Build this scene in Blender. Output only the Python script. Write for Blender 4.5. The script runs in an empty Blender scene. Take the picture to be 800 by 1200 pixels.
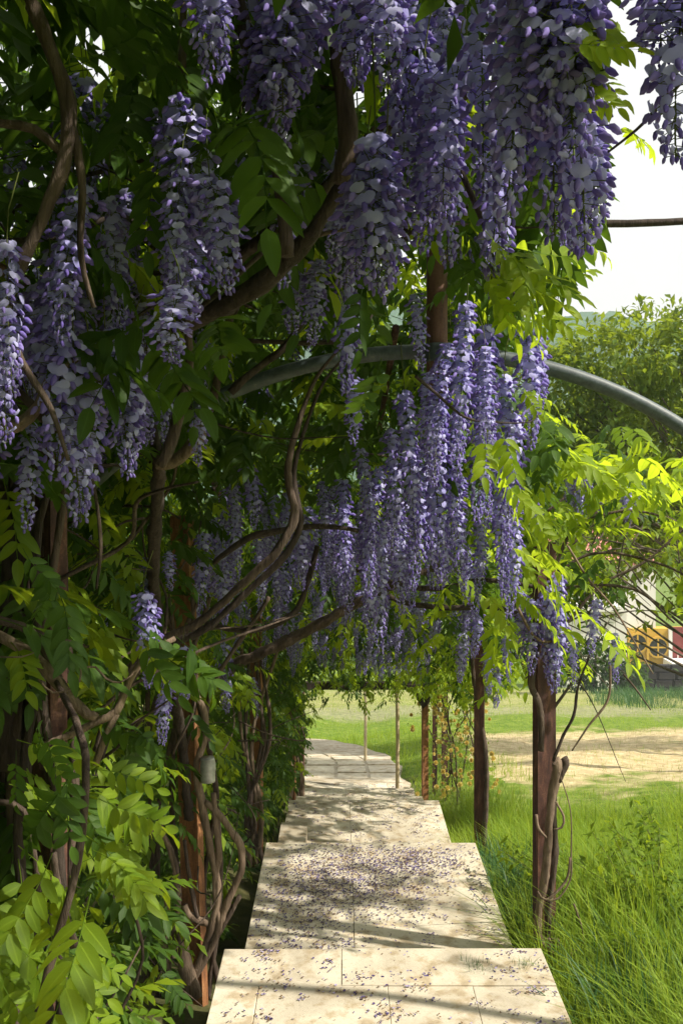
import bpy, math, random
import numpy as np
from mathutils import Matrix, Vector, Quaternion
random.seed(7)
RNG = np.random.default_rng(11)
S = bpy.context.scene
C = S.collection
R = math.radians
U = random.uniform

# ------------------------------------------------------------------ camera, sky, sun, exposure
CAMZ = 2.24            # eye height over the landing at z = 0 (the viewer stands higher up the steps)
F = 1050.0             # focal length in pixels of an 800 px wide picture
HX, HY = 400.0, 552.0  # where the level line of sight meets the picture
cam_d = bpy.data.cameras.new('camera')
cam_d.sensor_fit = 'HORIZONTAL'; cam_d.sensor_width = 24.0
cam_d.lens = 24.0 * F / 800.0
cam_d.shift_y = -(600.0 - HY) / 800.0
cam_d.clip_start = 0.05; cam_d.clip_end = 3000.0
cam = bpy.data.objects.new('camera', cam_d); C.objects.link(cam)
cam.location = (0, 0, CAMZ); cam.rotation_euler = (R(90), 0, 0)
S.camera = cam

SUN_EL, SUN_AZ = 46.0, 106.0        # azimuth clockwise from straight ahead (+Y)
w = bpy.data.worlds.new('World'); S.world = w; w.use_nodes = True
nt = w.node_tree; nt.nodes.clear()
sky = nt.nodes.new('ShaderNodeTexSky'); sky.sky_type = 'NISHITA'; sky.sun_disc = False
sky.sun_elevation = R(SUN_EL); sky.sun_rotation = R(SUN_AZ)
sky.air_density = 1.3; sky.dust_density = 3.5
mixc = nt.nodes.new('ShaderNodeMix'); mixc.data_type = 'RGBA'
mixc.inputs[0].default_value = 0.72
mixc.inputs[7].default_value = (8.6, 8.4, 7.8, 1)     # thin white cloud veil over the whole sky
bg = nt.nodes.new('ShaderNodeBackground'); bg.inputs[1].default_value = 0.10
wo = nt.nodes.new('ShaderNodeOutputWorld')
nt.links.new(sky.outputs[0], mixc.inputs[6]); nt.links.new(mixc.outputs[2], bg.inputs[0])
nt.links.new(bg.outputs[0], wo.inputs[0])
sun_d = bpy.data.lights.new('sun', 'SUN'); sun_d.energy = 5.0; sun_d.angle = R(1.0)
sun_d.color = (1.0, 0.93, 0.80)
sun = bpy.data.objects.new('sun', sun_d); C.objects.link(sun)
sd = Vector((math.sin(R(SUN_AZ)) * math.cos(R(SUN_EL)), math.cos(R(SUN_AZ)) * math.cos(R(SUN_EL)), math.sin(R(SUN_EL))))
sun.rotation_euler = sd.to_track_quat('Z', 'Y').to_euler()
S.view_settings.view_transform = 'Standard'; S.view_settings.look = 'None'
S.view_settings.exposure = 0.58; S.view_settings.gamma = 1.0; S.view_settings.use_curve_mapping = False
S.render.engine = 'CYCLES'
S.cycles.use_denoising = True
S.cycles.max_bounces = 6; S.cycles.diffuse_bounces = 3; S.cycles.glossy_bounces = 2
S.cycles.transmission_bounces = 3
S.cycles.use_adaptive_sampling = True; S.cycles.adaptive_threshold = 0.02; S.cycles.transparent_max_bounces = 4
S.cycles.caustics_reflective = False; S.cycles.caustics_refractive = False

# ------------------------------------------------------------------ helpers
def P(px, py, d):
    """photo pixel at distance d -> point"""
    return np.array(((px - HX) * d / F, d, CAMZ - (py - HY) * d / F))
def proj(p):
    y = max(p[1], 1e-3)
    return HX + p[0] * F / y, HY - (p[2] - CAMZ) * F / y
def inpoly(px, py, poly):
    c = False; n = len(poly)
    for i in range(n):
        x1, y1 = poly[i]; x2, y2 = poly[(i + 1) % n]
        if (y1 > py) != (y2 > py) and px < (x2 - x1) * (py - y1) / (y2 - y1) + x1: c = not c
    return c
def zg(x, y):
    """height of the ground"""
    yy = min(max(y, -14.0), 78.0)
    z = 0.63 - 0.215 * yy
    if y > 78: z -= 0.02 * min(y - 78, 40)
    if 1.0 < y < 30:
        z -= 0.17 * math.exp(-((x - 0.19) / 1.15) ** 4) * min(1, (y - 1) / 2)
    z += 0.05 * math.sin(x * 0.9 + y * 0.35) + 0.035 * math.sin(x * 1.9 - y * 1.3 + 1)
    return z

MATS = {}
def nmat(name):
    m = bpy.data.materials.new(name); m.use_nodes = True
    t = m.node_tree; t.nodes.clear()
    MATS[name] = m
    return m, t
def N(t, kind, **kw):
    n = t.nodes.new(kind)
    for k, v in kw.items(): setattr(n, k, v)
    return n
def ramp(t, fac, stops):
    r = N(t, 'ShaderNodeValToRGB')
    els = r.color_ramp.elements
    while len(els) < len(stops): els.new(0.5)
    for e, (p, c) in zip(els, stops):
        e.position = p; e.color = (*c, 1)
    t.links.new(fac, r.inputs[0])
    return r.outputs[0]
def noise(t, scale, detail=4, rough=0.6, coord='Object', dist=0.0, vec=None):
    n = N(t, 'ShaderNodeTexNoise'); n.inputs['Scale'].default_value = scale
    n.inputs['Detail'].default_value = detail; n.inputs['Roughness'].default_value = rough
    n.inputs['Distortion'].default_value = dist
    if vec is None:
        tc = N(t, 'ShaderNodeTexCoord'); vec = tc.outputs[coord]
    t.links.new(vec, n.inputs['Vector'])
    return n.outputs['Fac']
def mixrgb(t, fac, a, b, mode='MIX'):
    m = N(t, 'ShaderNodeMix', data_type='RGBA', blend_type=mode)
    for i, v in ((0, fac), (6, a), (7, b)):
        if hasattr(v, 'is_linked') or hasattr(v, 'links'): t.links.new(v, m.inputs[i])
        elif i == 0: m.inputs[0].default_value = v
        else: m.inputs[i].default_value = (*v, 1)
    return m.outputs[2]
def math_(t, op, a, b=0.0):
    m = N(t, 'ShaderNodeMath', operation=op)
    for i, v in ((0, a), (1, b)):
        if hasattr(v, 'links'): t.links.new(v, m.inputs[i])
        else: m.inputs[i].default_value = v
    return m.outputs[0]
def finish(t, col, rough=0.8, bump=None, bstr=0.3, bdist=0.01, spec=0.3, metal=0.0):
    p = N(t, 'ShaderNodeBsdfPrincipled')
    if hasattr(col, 'links'): t.links.new(col, p.inputs['Base Color'])
    else: p.inputs['Base Color'].default_value = (*col, 1)
    if hasattr(rough, 'links'): t.links.new(rough, p.inputs['Roughness'])
    else: p.inputs['Roughness'].default_value = rough
    p.inputs['Specular IOR Level'].default_value = spec
    p.inputs['Metallic'].default_value = metal
    if bump is not None:
        b = N(t, 'ShaderNodeBump'); b.inputs['Strength'].default_value = bstr; b.inputs['Distance'].default_value = bdist
        t.links.new(bump, b.inputs['Height']); t.links.new(b.outputs[0], p.inputs['Normal'])
    o = N(t, 'ShaderNodeOutputMaterial'); t.links.new(p.outputs[0], o.inputs[0])
    return p, o
def leafmat(name, dark, light, trans, tfac=0.42, rough=0.55, veins=True):
    m, t = nmat(name)
    oi = N(t, 'ShaderNodeObjectInfo')
    at = N(t, 'ShaderNodeAttribute', attribute_name='tint')
    v = math_(t, 'FRACT', math_(t, 'ADD', oi.outputs['Random'], at.outputs['Fac']))
    col = mixrgb(t, v, dark, light)
    tcol = mixrgb(t, v, tuple(c * 0.75 for c in trans), trans)
    if veins:
        rib = N(t, 'ShaderNodeAttribute', attribute_name='rib').outputs['Fac']
        al = N(t, 'ShaderNodeAttribute', attribute_name='along').outputs['Fac']
        mid = math_(t, 'LESS_THAN', rib, 0.07)
        sv = math_(t, 'SUBTRACT', math_(t, 'MULTIPLY', al, 9.0), math_(t, 'MULTIPLY', rib, 1.8))
        side = math_(t, 'LESS_THAN', math_(t, 'FRACT', sv), 0.10)
        vein = math_(t, 'MAXIMUM', mid, math_(t, 'MULTIPLY', side, 0.4))
        col = mixrgb(t, math_(t, 'MULTIPLY', vein, 0.45), col, tuple(min(1, c * 1.9 + 0.01) for c in light))
        tcol = mixrgb(t, math_(t, 'MULTIPLY', vein, 0.5), tcol, tuple(c * 0.45 for c in trans))
    p = N(t, 'ShaderNodeBsdfPrincipled')
    t.links.new(col, p.inputs['Base Color']); p.inputs['Roughness'].default_value = rough
    p.inputs['Specular IOR Level'].default_value = 0.25
    tr = N(t, 'ShaderNodeBsdfTranslucent'); t.links.new(tcol, tr.inputs[0])
    mx = N(t, 'ShaderNodeMixShader'); mx.inputs[0].default_value = tfac
    t.links.new(p.outputs[0], mx.inputs[1]); t.links.new(tr.outputs[0], mx.inputs[2])
    o = N(t, 'ShaderNodeOutputMaterial'); t.links.new(mx.outputs[0], o.inputs[0])
    return m
def petalmat(name, a, b, trans, tfac=0.35):
    m, t = nmat(name)
    oi = N(t, 'ShaderNodeObjectInfo')
    at = N(t, 'ShaderNodeAttribute', attribute_name='tint')
    v = math_(t, 'FRACT', math_(t, 'ADD', oi.outputs['Random'], at.outputs['Fac']))
    col = mixrgb(t, v, a, b)
    p = N(t, 'ShaderNodeBsdfPrincipled'); t.links.new(col, p.inputs['Base Color'])
    p.inputs['Roughness'].default_value = 0.7; p.inputs['Specular IOR Level'].default_value = 0.15
    tr = N(t, 'ShaderNodeBsdfTranslucent'); tr.inputs[0].default_value = (*trans, 1)
    mx = N(t, 'ShaderNodeMixShader'); mx.inputs[0].default_value = tfac
    t.links.new(p.outputs[0], mx.inputs[1]); t.links.new(tr.outputs[0], mx.inputs[2])
    o = N(t, 'ShaderNodeOutputMaterial'); t.links.new(mx.outputs[0], o.inputs[0])
    return m

# ------------------------------------------------------------------ materials
M_LEAF = leafmat('leaf_green', (0.03, 0.072, 0.010), (0.068, 0.135, 0.016), (0.14, 0.25, 0.015))
M_YOUNG = leafmat('leaf_young', (0.12, 0.215, 0.012), (0.23, 0.315, 0.016), (0.60, 0.76, 0.03), 0.55)
M_MID = leafmat('leaf_mid', (0.08, 0.155, 0.010), (0.17, 0.25, 0.014), (0.46, 0.58, 0.02), 0.45)
M_LEAF_FAR = leafmat('leaf_green_far', (0.03, 0.072, 0.010), (0.068, 0.135, 0.016), (0.14, 0.25, 0.015), veins=False)
M_YOUNG_FAR = leafmat('leaf_young_far', (0.12, 0.215, 0.012), (0.23, 0.315, 0.016), (0.60, 0.76, 0.03), 0.55, veins=False)
M_MID_FAR = leafmat('leaf_mid_far', (0.08, 0.155, 0.010), (0.17, 0.25, 0.014), (0.46, 0.58, 0.02), 0.45, veins=False)
M_DARKLEAF = leafmat('leaf_dark', (0.025, 0.06, 0.012), (0.06, 0.11, 0.02), (0.10, 0.19, 0.02), veins=False)
M_TREELEAF = leafmat('leaf_tree', (0.06, 0.125, 0.018), (0.16, 0.22, 0.025), (0.40, 0.50, 0.03), veins=False)
M_GRASS = leafmat('grass_blade', (0.12, 0.24, 0.018), (0.28, 0.38, 0.035), (0.55, 0.68, 0.05), 0.45, 0.5, veins=False)
M_GRASSBLUE = leafmat('grass_broad', (0.03, 0.085, 0.03), (0.06, 0.14, 0.045), (0.12, 0.26, 0.05), 0.35, 0.4, veins=False)
M_DRY = leafmat('grass_dry', (0.30, 0.22, 0.10), (0.46, 0.36, 0.18), (0.35, 0.28, 0.12), 0.3, 0.7, veins=False)
M_BANNER = petalmat('petal_banner', (0.38, 0.36, 0.73), (0.62, 0.61, 0.91), (0.48, 0.45, 0.86))
M_KEEL = petalmat('petal_keel', (0.18, 0.13, 0.48), (0.36, 0.29, 0.67), (0.30, 0.20, 0.64), 0.3)
M_FSTEM = petalmat('flower_stalk', (0.10, 0.14, 0.03), (0.14, 0.15, 0.05), (0.15, 0.2, 0.04), 0.2)
M_ROSE = petalmat('rose_petal', (0.82, 0.66, 0.22), (0.86, 0.76, 0.40), (0.8, 0.65, 0.2), 0.3)

def bark(name, a, b, scale=30, stretch=6):
    m, t = nmat(name)
    tc = N(t, 'ShaderNodeTexCoord'); mp = N(t, 'ShaderNodeMapping')
    mp.inputs['Scale'].default_value = (1, 1, 1.0 / stretch); t.links.new(tc.outputs['Object'], mp.inputs[0])
    f1 = noise(t, scale * 2, 6, 0.65, vec=mp.outputs[0], dist=0.6)
    f2 = noise(t, scale * 0.25, 3, 0.5)
    f = math_(t, 'ADD', math_(t, 'MULTIPLY', f1, 0.7), math_(t, 'MULTIPLY', f2, 0.3))
    col = ramp(t, f, [(0.33, a), (0.66, b)])
    finish(t, col, 0.9, f1, 1.0, 0.012)
    return m
M_BARK = bark('bark_vine', (0.03, 0.02, 0.015), (0.145, 0.105, 0.08))
M_BARKPALE = bark('bark_pale', (0.09, 0.06, 0.042), (0.30, 0.22, 0.155))
M_BARKDARK = bark('bark_dark', (0.02, 0.015, 0.012), (0.085, 0.062, 0.05))
M_TRUNK = bark('bark_tree', (0.05, 0.04, 0.03), (0.17, 0.13, 0.10), 8)

def rust(name, a, b, c):
    m, t = nmat(name)
    tc = N(t, 'ShaderNodeTexCoord'); mp = N(t, 'ShaderNodeMapping')
    mp.inputs['Scale'].default_value = (1, 1, 0.22); t.links.new(tc.outputs['Object'], mp.inputs[0])
    f1 = noise(t, 26, 6, 0.7, vec=mp.outputs[0], dist=0.4)
    f2 = noise(t, 120, 3, 0.6)
    f = math_(t, 'ADD', math_(t, 'MULTIPLY', f1, 0.75), math_(t, 'MULTIPLY', f2, 0.25))
    col = ramp(t, f, [(0.34, a), (0.52, b), (0.70, c)])
    finish(t, col, 0.75, f2, 0.5, 0.002, 0.4)
    return m
M_RUST = rust('rust_brown', (0.022, 0.011, 0.009), (0.085, 0.036, 0.026), (0.24, 0.12, 0.07))
M_RUSTORANGE = rust('rust_orange', (0.10, 0.04, 0.02), (0.30, 0.13, 0.05), (0.50, 0.30, 0.15))
M_PIPERUST = rust('pipe_rust', (0.07, 0.034, 0.026), (0.15, 0.075, 0.05), (0.22, 0.13, 0.09))
m, t = nmat('pipe_grey'); f = noise(t, 40, 5, 0.65)
M_PIPE = m; finish(t, ramp(t, f, [(0.3, (0.032, 0.045, 0.047)), (0.6, (0.075, 0.098, 0.10)), (0.75, (0.14, 0.155, 0.15))]), 0.5, noise(t, 220, 3), 0.25, 0.002, 0.5)
m, t = nmat('tin'); f = noise(t, 30, 4)
M_TIN = m; finish(t, ramp(t, f, [(0.3, (0.25, 0.25, 0.24)), (0.7, (0.5, 0.5, 0.48))]), 0.45, f, 0.3, 0.003, 0.5, 0.4)
m, t = nmat('stake_wood'); f = noise(t, 14, 4)
M_STAKE = m; finish(t, ramp(t, f, [(0.3, (0.42, 0.33, 0.20)), (0.7, (0.66, 0.55, 0.36))]), 0.8, f, 0.3)

def stone(name, lo, hi):
    m, t = nmat(name)
    gm = N(t, 'ShaderNodeNewGeometry'); v = gm.outputs['Position']
    oi = N(t, 'ShaderNodeObjectInfo')
    f1 = noise(t, 2.6, 6, 0.62, vec=v, dist=0.4); f2 = noise(t, 55, 5, 0.7, vec=v); f3 = noise(t, 9, 5, 0.6, vec=v)
    base = ramp(t, f1, [(0.30, lo), (0.62, hi)])
    base = mixrgb(t, math_(t, 'MULTIPLY', oi.outputs['Random'], 0.16), base, tuple(c * 0.72 for c in lo))
    stain = ramp(t, f3, [(0.50, (1, 1, 1)), (0.62, (0.66, 0.56, 0.42)), (0.74, (0.42, 0.35, 0.28))])
    base = mixrgb(t, 0.7, base, stain, 'MULTIPLY')
    speck = ramp(t, f2, [(0.30, (0.55, 0.5, 0.45)), (0.44, (1, 1, 1))])
    base = mixrgb(t, 0.6, base, speck, 'MULTIPLY')
    finish(t, base, 0.88, f2, 0.35, 0.004, 0.25)
    return m
M_STONE = stone('step_stone', (0.40, 0.345, 0.26), (0.68, 0.615, 0.49))
M_MORTAR = stone('step_concrete', (0.34, 0.29, 0.21), (0.52, 0.46, 0.36))

m, t = nmat('ground_soil')
M_GROUND = m
gm = N(t, 'ShaderNodeNewGeometry'); v = gm.outputs['Position']
sep = N(t, 'ShaderNodeSeparateXYZ'); t.links.new(v, sep.inputs[0])
big = noise(t, 0.16, 5, 0.6, vec=v, dist=0.5); fine = noise(t, 5, 6, 0.7, vec=v); mid = noise(t, 1.1, 5, 0.65, vec=v)
green = ramp(t, fine, [(0.3, (0.05, 0.10, 0.014)), (0.5, (0.13, 0.20, 0.026)), (0.72, (0.27, 0.30, 0.07))])
dry = ramp(t, fine, [(0.3, (0.32, 0.24, 0.12)), (0.55, (0.56, 0.46, 0.27)), (0.75, (0.68, 0.59, 0.39))])
yb = math_(t, 'ADD', sep.outputs['Y'], math_(t, 'MULTIPLY', math_(t, 'SUBTRACT', mid, 0.5), 9.0))
def band(c, hw, soft):
    d = math_(t, 'ABSOLUTE', math_(t, 'SUBTRACT', yb, c))
    mr = N(t, 'ShaderNodeMapRange'); t.links.new(d, mr.inputs[0])
    mr.inputs[1].default_value = hw; mr.inputs[2].default_value = hw + soft
    mr.inputs[3].default_value = 1; mr.inputs[4].default_value = 0
    return mr.outputs[0]
b1 = math_(t, 'MULTIPLY', band(16.5, 3.6, 2.0), math_(t, 'GREATER_THAN', math_(t, 'ADD', sep.outputs['X'], math_(t, 'MULTIPLY', mid, 2.0)), 3.2))
b2 = band(44, 8.0, 6.0)
bd = math_(t, 'MINIMUM', math_(t, 'MAXIMUM', b1, math_(t, 'MULTIPLY', b2, 0.40)), 1.0)
bd = math_(t, 'MULTIPLY', bd, ramp(t, mid, [(0.26, (0.35,) * 3), (0.46, (1, 1, 1))]))
col = mixrgb(t, bd, green, dry)
trk = math_(t, 'MULTIPLY', band(30.5, 1.6, 2.2), 0.5)
col = mixrgb(t, trk, col, ramp(t, fine, [(0.3, (0.26, 0.22, 0.16)), (0.7, (0.42, 0.37, 0.28))]))
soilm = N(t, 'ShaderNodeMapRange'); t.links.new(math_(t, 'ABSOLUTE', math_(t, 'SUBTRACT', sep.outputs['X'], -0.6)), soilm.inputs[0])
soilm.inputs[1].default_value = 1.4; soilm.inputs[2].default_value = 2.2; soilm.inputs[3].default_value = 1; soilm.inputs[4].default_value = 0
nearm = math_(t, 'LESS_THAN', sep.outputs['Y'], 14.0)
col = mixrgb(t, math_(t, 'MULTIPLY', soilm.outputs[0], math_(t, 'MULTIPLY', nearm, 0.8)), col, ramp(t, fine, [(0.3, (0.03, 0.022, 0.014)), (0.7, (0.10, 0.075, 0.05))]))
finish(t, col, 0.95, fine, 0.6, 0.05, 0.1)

m, t = nmat('hill_forest'); M_HILL = m
gm = N(t, 'ShaderNodeNewGeometry'); f = noise(t, 0.22, 6, 0.7, vec=gm.outputs['Position'])
finish(t, ramp(t, f, [(0.3, (0.02, 0.06, 0.035)), (0.55, (0.055, 0.13, 0.06)), (0.75, (0.12, 0.19, 0.08))]), 0.95, f, 0.8, 1.5, 0.1)
def plain(name, col, var=0.15, scale=3, rough=0.8, spec=0.3):
    m, t = nmat(name); f = noise(t, scale, 5, 0.65)
    finish(t, ramp(t, f, [(0.3, tuple(c * (1 - var) for c in col)), (0.7, tuple(min(1, c * (1 + var)) for c in col))]), rough, f, 0.2, 0.01, spec)
    return m
M_WHITE = plain('house_white', (0.72, 0.70, 0.66), 0.06, 0.8)
M_ROOF = plain('roof_red', (0.60, 0.24, 0.22), 0.3, 2.0)
M_YELLOW = plain('house_yellow', (0.55, 0.34, 0.05), 0.12, 1.2)
M_DARKGLASS = plain('dark_glass', (0.02, 0.022, 0.025), 0.2, 2, 0.15, 0.5)
M_REDDOOR = plain('door_red', (0.22, 0.05, 0.045), 0.15, 2)
M_DARKSTONE = plain('wall_stone', (0.04, 0.038, 0.038), 0.4, 1.5, 0.95)
M_WHITETRIM = plain('trim_white', (0.75, 0.73, 0.70), 0.05)
M_GREENTRIM = plain('trim_green', (0.25, 0.34, 0.22), 0.1)

# ------------------------------------------------------------------ mesh building
class Geo:
    """collects vertices and polygons (any size) and makes ONE mesh"""
    def __init__(self): self.v = []; self.f = []; self.m = []; self.a = {}
    def add(self, verts, faces, mat=0, **attrs):
        o = len(self.v)
        self.v.extend(tuple(map(float, p)) for p in verts)
        self.f.extend(tuple(i + o for i in fc) for fc in faces)
        self.m.extend([mat] * len(faces))
        for k in set(list(self.a) + list(attrs)):
            arr = self.a.setdefault(k, [0.0] * o)
            arr.extend(attrs.get(k, [0.0] * len(verts)))
        return self
    def box(self, x0, x1, y0, y1, z0, z1, mat=0):
        return self.add([(x0,y0,z0),(x1,y0,z0),(x1,y1,z0),(x0,y1,z0),(x0,y0,z1),(x1,y0,z1),(x1,y1,z1),(x0,y1,z1)],
                        [(3,2,1,0),(4,5,6,7),(0,1,5,4),(1,2,6,5),(2,3,7,6),(3,0,4,7)], mat)
    def mesh(self, name, mats, smooth=False):
        me = bpy.data.meshes.new(name)
        me.from_pydata(self.v, [], self.f)
        for m in (mats if isinstance(mats, (list, tuple)) else [mats]): me.materials.append(m)
        me.polygons.foreach_set('material_index', self.m)
        if smooth: me.polygons.foreach_set('use_smooth', [True] * len(self.f))
        for k, arr in self.a.items():
            at = me.attributes.new(k, 'FLOAT', 'POINT'); at.data.foreach_set('value', arr)
        me.update()
        return me
    def arrays(self):
        assert all(len(f) == 4 for f in self.f)
        return (np.array(self.v, float), np.array(self.f, np.int32), np.array(self.m, np.int32), {k: np.array(a) for k, a in self.a.items()})

def batch(name, tmpl, mats_by, M, tint, mats, smooth=True, scale_attr=('rib', 'along')):
    """one quad mesh of many transformed copies; tmpl: list of Geo.arrays(), mats_by: template index per copy, M: (n,4,4)"""
    Vs, Fs, Ms, A = [], [], [], {'tint': [], 'rib': [], 'along': []}
    off = 0
    mats_by = np.asarray(mats_by)
    for k, (V, Fq, Mi, at) in enumerate(tmpl):
        idx = np.nonzero(mats_by == k)[0]
        if len(idx) == 0: continue
        mm = M[idx]
        W = np.einsum('nij,vj->nvi', mm[:, :3, :3], V) + mm[:, None, :3, 3]
        n = len(idx); nv = len(V)
        Vs.append(W.reshape(-1, 3))
        Fs.append((Fq[None] + (np.arange(n) * nv)[:, None, None]).reshape(-1, 4) + off)
        Ms.append(np.tile(Mi, n))
        A['tint'].append(np.repeat(tint[idx], nv))
        for q in scale_attr: A[q].append(np.tile(at.get(q, np.full(nv, 0.5)), n))
        off += n * nv
    me = bpy.data.meshes.new(name)
    if not Vs: return me
    V = np.concatenate(Vs); Fq = np.concatenate(Fs); Mi = np.concatenate(Ms)
    me.vertices.add(len(V)); me.vertices.foreach_set('co', V.astype(np.float32).ravel())
    me.loops.add(Fq.size); me.loops.foreach_set('vertex_index', Fq.astype(np.int32).ravel())
    me.polygons.add(len(Fq)); me.polygons.foreach_set('loop_start', np.arange(0, Fq.size, 4, dtype=np.int32))
    for m in mats: me.materials.append(m)
    me.polygons.foreach_set('material_index', Mi.astype(np.int32))
    me.polygons.foreach_set('use_smooth', np.full(len(Fq), smooth))
    for k, a in A.items():
        if a:
            at = me.attributes.new(k, 'FLOAT', 'POINT'); at.data.foreach_set('value', np.concatenate(a).astype(np.float32))
    me.update(calc_edges=True)
    return me

ORIGIN = {}
def thing(name, label, cat, loc=(0, 0, 0), group=None):
    o = bpy.data.objects.new(name, None); C.objects.link(o); o.empty_display_size = 0.2
    o.location = loc; ORIGIN[o] = Vector(loc)
    o['label'] = label; o['category'] = cat
    if group: o['group'] = group
    return o
def obj(name, me, parent=None, mat4=None, local=False):
    """link a mesh; mat4 is a world matrix (or local to the parent if local)"""
    o = bpy.data.objects.new(name, me); C.objects.link(o)
    m4 = mat4 if mat4 is not None else Matrix.Identity(4)
    if parent is not None:
        o.parent = parent
        if not local: m4 = Matrix.Translation(-ORIGIN.get(parent, Vector())) @ m4
    o.matrix_basis = m4
    if parent is None: ORIGIN[o] = Vector()
    return o
def tag(o, label, cat, group=None, kind=None):
    o['label'] = label; o['category'] = cat
    if group: o['group'] = group
    if kind: o['kind'] = kind
    return o
def struct(name, me, label=None):
    o = obj(name, me); o['kind'] = 'structure'
    if label: o['label'] = label
    return o

def spline(pts, step):
    pts = [np.array(p, float) for p in pts]
    if len(pts) == 2: pts = [pts[0], (pts[0] + pts[1]) / 2, pts[1]]
    q = [2 * pts[0] - pts[1]] + pts + [2 * pts[-1] - pts[-2]]
    out, par = [], []
    for i in range(1, len(q) - 2):
        n = max(2, int(np.linalg.norm(q[i + 1] - q[i]) / step))
        for k in range(n):
            u = k / n
            a = 2 * q[i]; b = q[i + 1] - q[i - 1]
            c = 2 * q[i - 1] - 5 * q[i] + 4 * q[i + 1] - q[i + 2]; d = -q[i - 1] + 3 * q[i] - 3 * q[i + 1] + q[i + 2]
            out.append(0.5 * (a + b * u + c * u * u + d * u ** 3)); par.append(i - 1 + u)
    out.append(pts[-1]); par.append(len(pts) - 1)
    return np.array(out), np.array(par)
def tube(geo, pts, radii, sides=8, step=0.03, knot=0.12, mat=0, cap=True, seed=None, twist=0.0):
    """a bark-like tube along a smooth curve"""
    c, par = spline(pts, step)
    rs = np.interp(par, np.linspace(0, len(pts) - 1 if len(pts) > 2 else 2, len(radii)), radii)
    rg = np.random.default_rng(seed if seed is not None else random.randrange(1 << 30))
    n = len(c)
    kn = rg.normal(0, 1, (n, sides)); kn = (kn + np.roll(kn, 1, 0) + np.roll(kn, -1, 0) + np.roll(kn, 1, 1)) / 3.2
    tan = np.gradient(c, axis=0); tan /= np.linalg.norm(tan, axis=1)[:, None] + 1e-12
    ref = np.array((0.13, 0.97, 0.2)) if abs(tan[0][1]) < 0.9 else np.array((1.0, 0, 0))
    u = np.cross(tan[0], ref); u /= np.linalg.norm(u)
    V = []
    for i in range(n):
        u = u - tan[i] * u.dot(tan[i]); u /= np.linalg.norm(u); vv = np.cross(tan[i], u)
        for k in range(sides):
            a = 2 * math.pi * k / sides + twist * i
            V.append(c[i] + rs[i] * (1 + knot * kn[i, k]) * (math.cos(a) * u + math.sin(a) * vv))
    Fc = []
    for i in range(n - 1):
        for k in range(sides):
            k2 = (k + 1) % sides
            Fc.append((i * sides + k, i * sides + k2, (i + 1) * sides + k2, (i + 1) * sides + k))
    if cap:
        Fc.append(tuple(range(sides - 1, -1, -1))); Fc.append(tuple((n - 1) * sides + k for k in range(sides)))
    geo.add(V, Fc, mat)
    return c
def basis(xa, zhint):
    x = np.array(xa, float); x /= np.linalg.norm(x)
    z = np.array(zhint, float); z = z - x * x.dot(z)
    if np.linalg.norm(z) < 1e-4: z = np.cross(x, (0.3, 0.7, 0.2))
    z /= np.linalg.norm(z); y = np.cross(z, x)
    m = np.eye(4); m[:3, 0] = x; m[:3, 1] = y; m[:3, 2] = z
    return m

# ------------------------------------------------------------------ ground, hill, path
ys = np.concatenate([np.arange(-16, 0, 1.0), np.arange(0, 16, 0.25), np.arange(16, 40, 1.0), np.arange(40, 130, 5.0), np.arange(130, 1500, 60.0)])
xs = np.concatenate([-np.geomspace(900, 9, 22), np.arange(-8, 9, 0.25), np.geomspace(9.2, 900, 22)])
g = Geo()
nx = len(xs)
g.add([(x, y, zg(x, y) + 0.02 * math.sin(7 * x + 3 * y)) for y in ys for x in xs],
      [(j * nx + i, j * nx + i + 1, (j + 1) * nx + i + 1, (j + 1) * nx + i) for j in range(len(ys) - 1) for i in range(nx - 1)])
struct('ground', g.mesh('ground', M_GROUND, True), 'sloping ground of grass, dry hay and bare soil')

g = Geo()
hx = np.arange(-240, 330, 3.2); hy = np.arange(215, 330, 4.0)
def hill_z(x, y):
    top = 45 + 6 * math.sin(x * 0.021 + 0.7) + 3 * math.sin(x * 0.09)
    s = min(max((y - 215) / 75, 0), 1); s = s * s * (3 - 2 * s)
    return -19 + s * (top + 19)
hv = []
for y in hy:
    for x in hx:
        z = hill_z(x, y)
        z += 1.6 * abs(math.sin(x * 0.55 + 2 * math.sin(y * 0.2))) * abs(math.cos(y * 0.43 + x * 0.11)) + RNG.uniform(0, 2.2)
        hv.append((x + RNG.uniform(-1, 1), y + RNG.uniform(-1, 1), z))
n2 = len(hx)
g.add(hv, [(j * n2 + i, j * n2 + i + 1, (j + 1) * n2 + i + 1, (j + 1) * n2 + i) for j in range(len(hy) - 1) for i in range(n2 - 1)])
struct('hill', g.mesh('hill', M_HILL, True), 'wooded hill rising far behind the house')

# steps: (x0, x1, y0, y1, z) of each landing
X0, X1 = -0.55, 0.935
LAND = [(X0, X1, -3.5, 1.55, 0.64), (X0, X1, 1.5, 2.75, 0.32), (X0, X1, 2.7, 4.2, 0.0), (X0 + .02, X1 + .005, 4.15, 6.3, -0.375),
        (X0 + .04, X1 - .02, 6.25, 7.0, -0.68), (X0 + .03, X1 + .02, 6.95, 8.8, -0.994), (X0 + .02, X1, 8.75, 9.4, -1.27),
        (X0 + .02, X1 + .01, 9.35, 10.45, -1.554), (X0, X1 - .01, 10.4, 11.5, -1.83), (X0, X1 - .06, 11.45, 12.85, -2.24)]
g = Geo()
for i, (a, b, c, d, z) in enumerate(LAND):
    g.box(a + 0.012, b - 0.012, c, d - 0.012, z - (1.1 if z < .2 else 1.6), z - 0.045)
steps = struct('stone_steps', g.mesh('stone_steps', M_MORTAR), 'flight of broad pale stone landings going down the slope')
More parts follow.
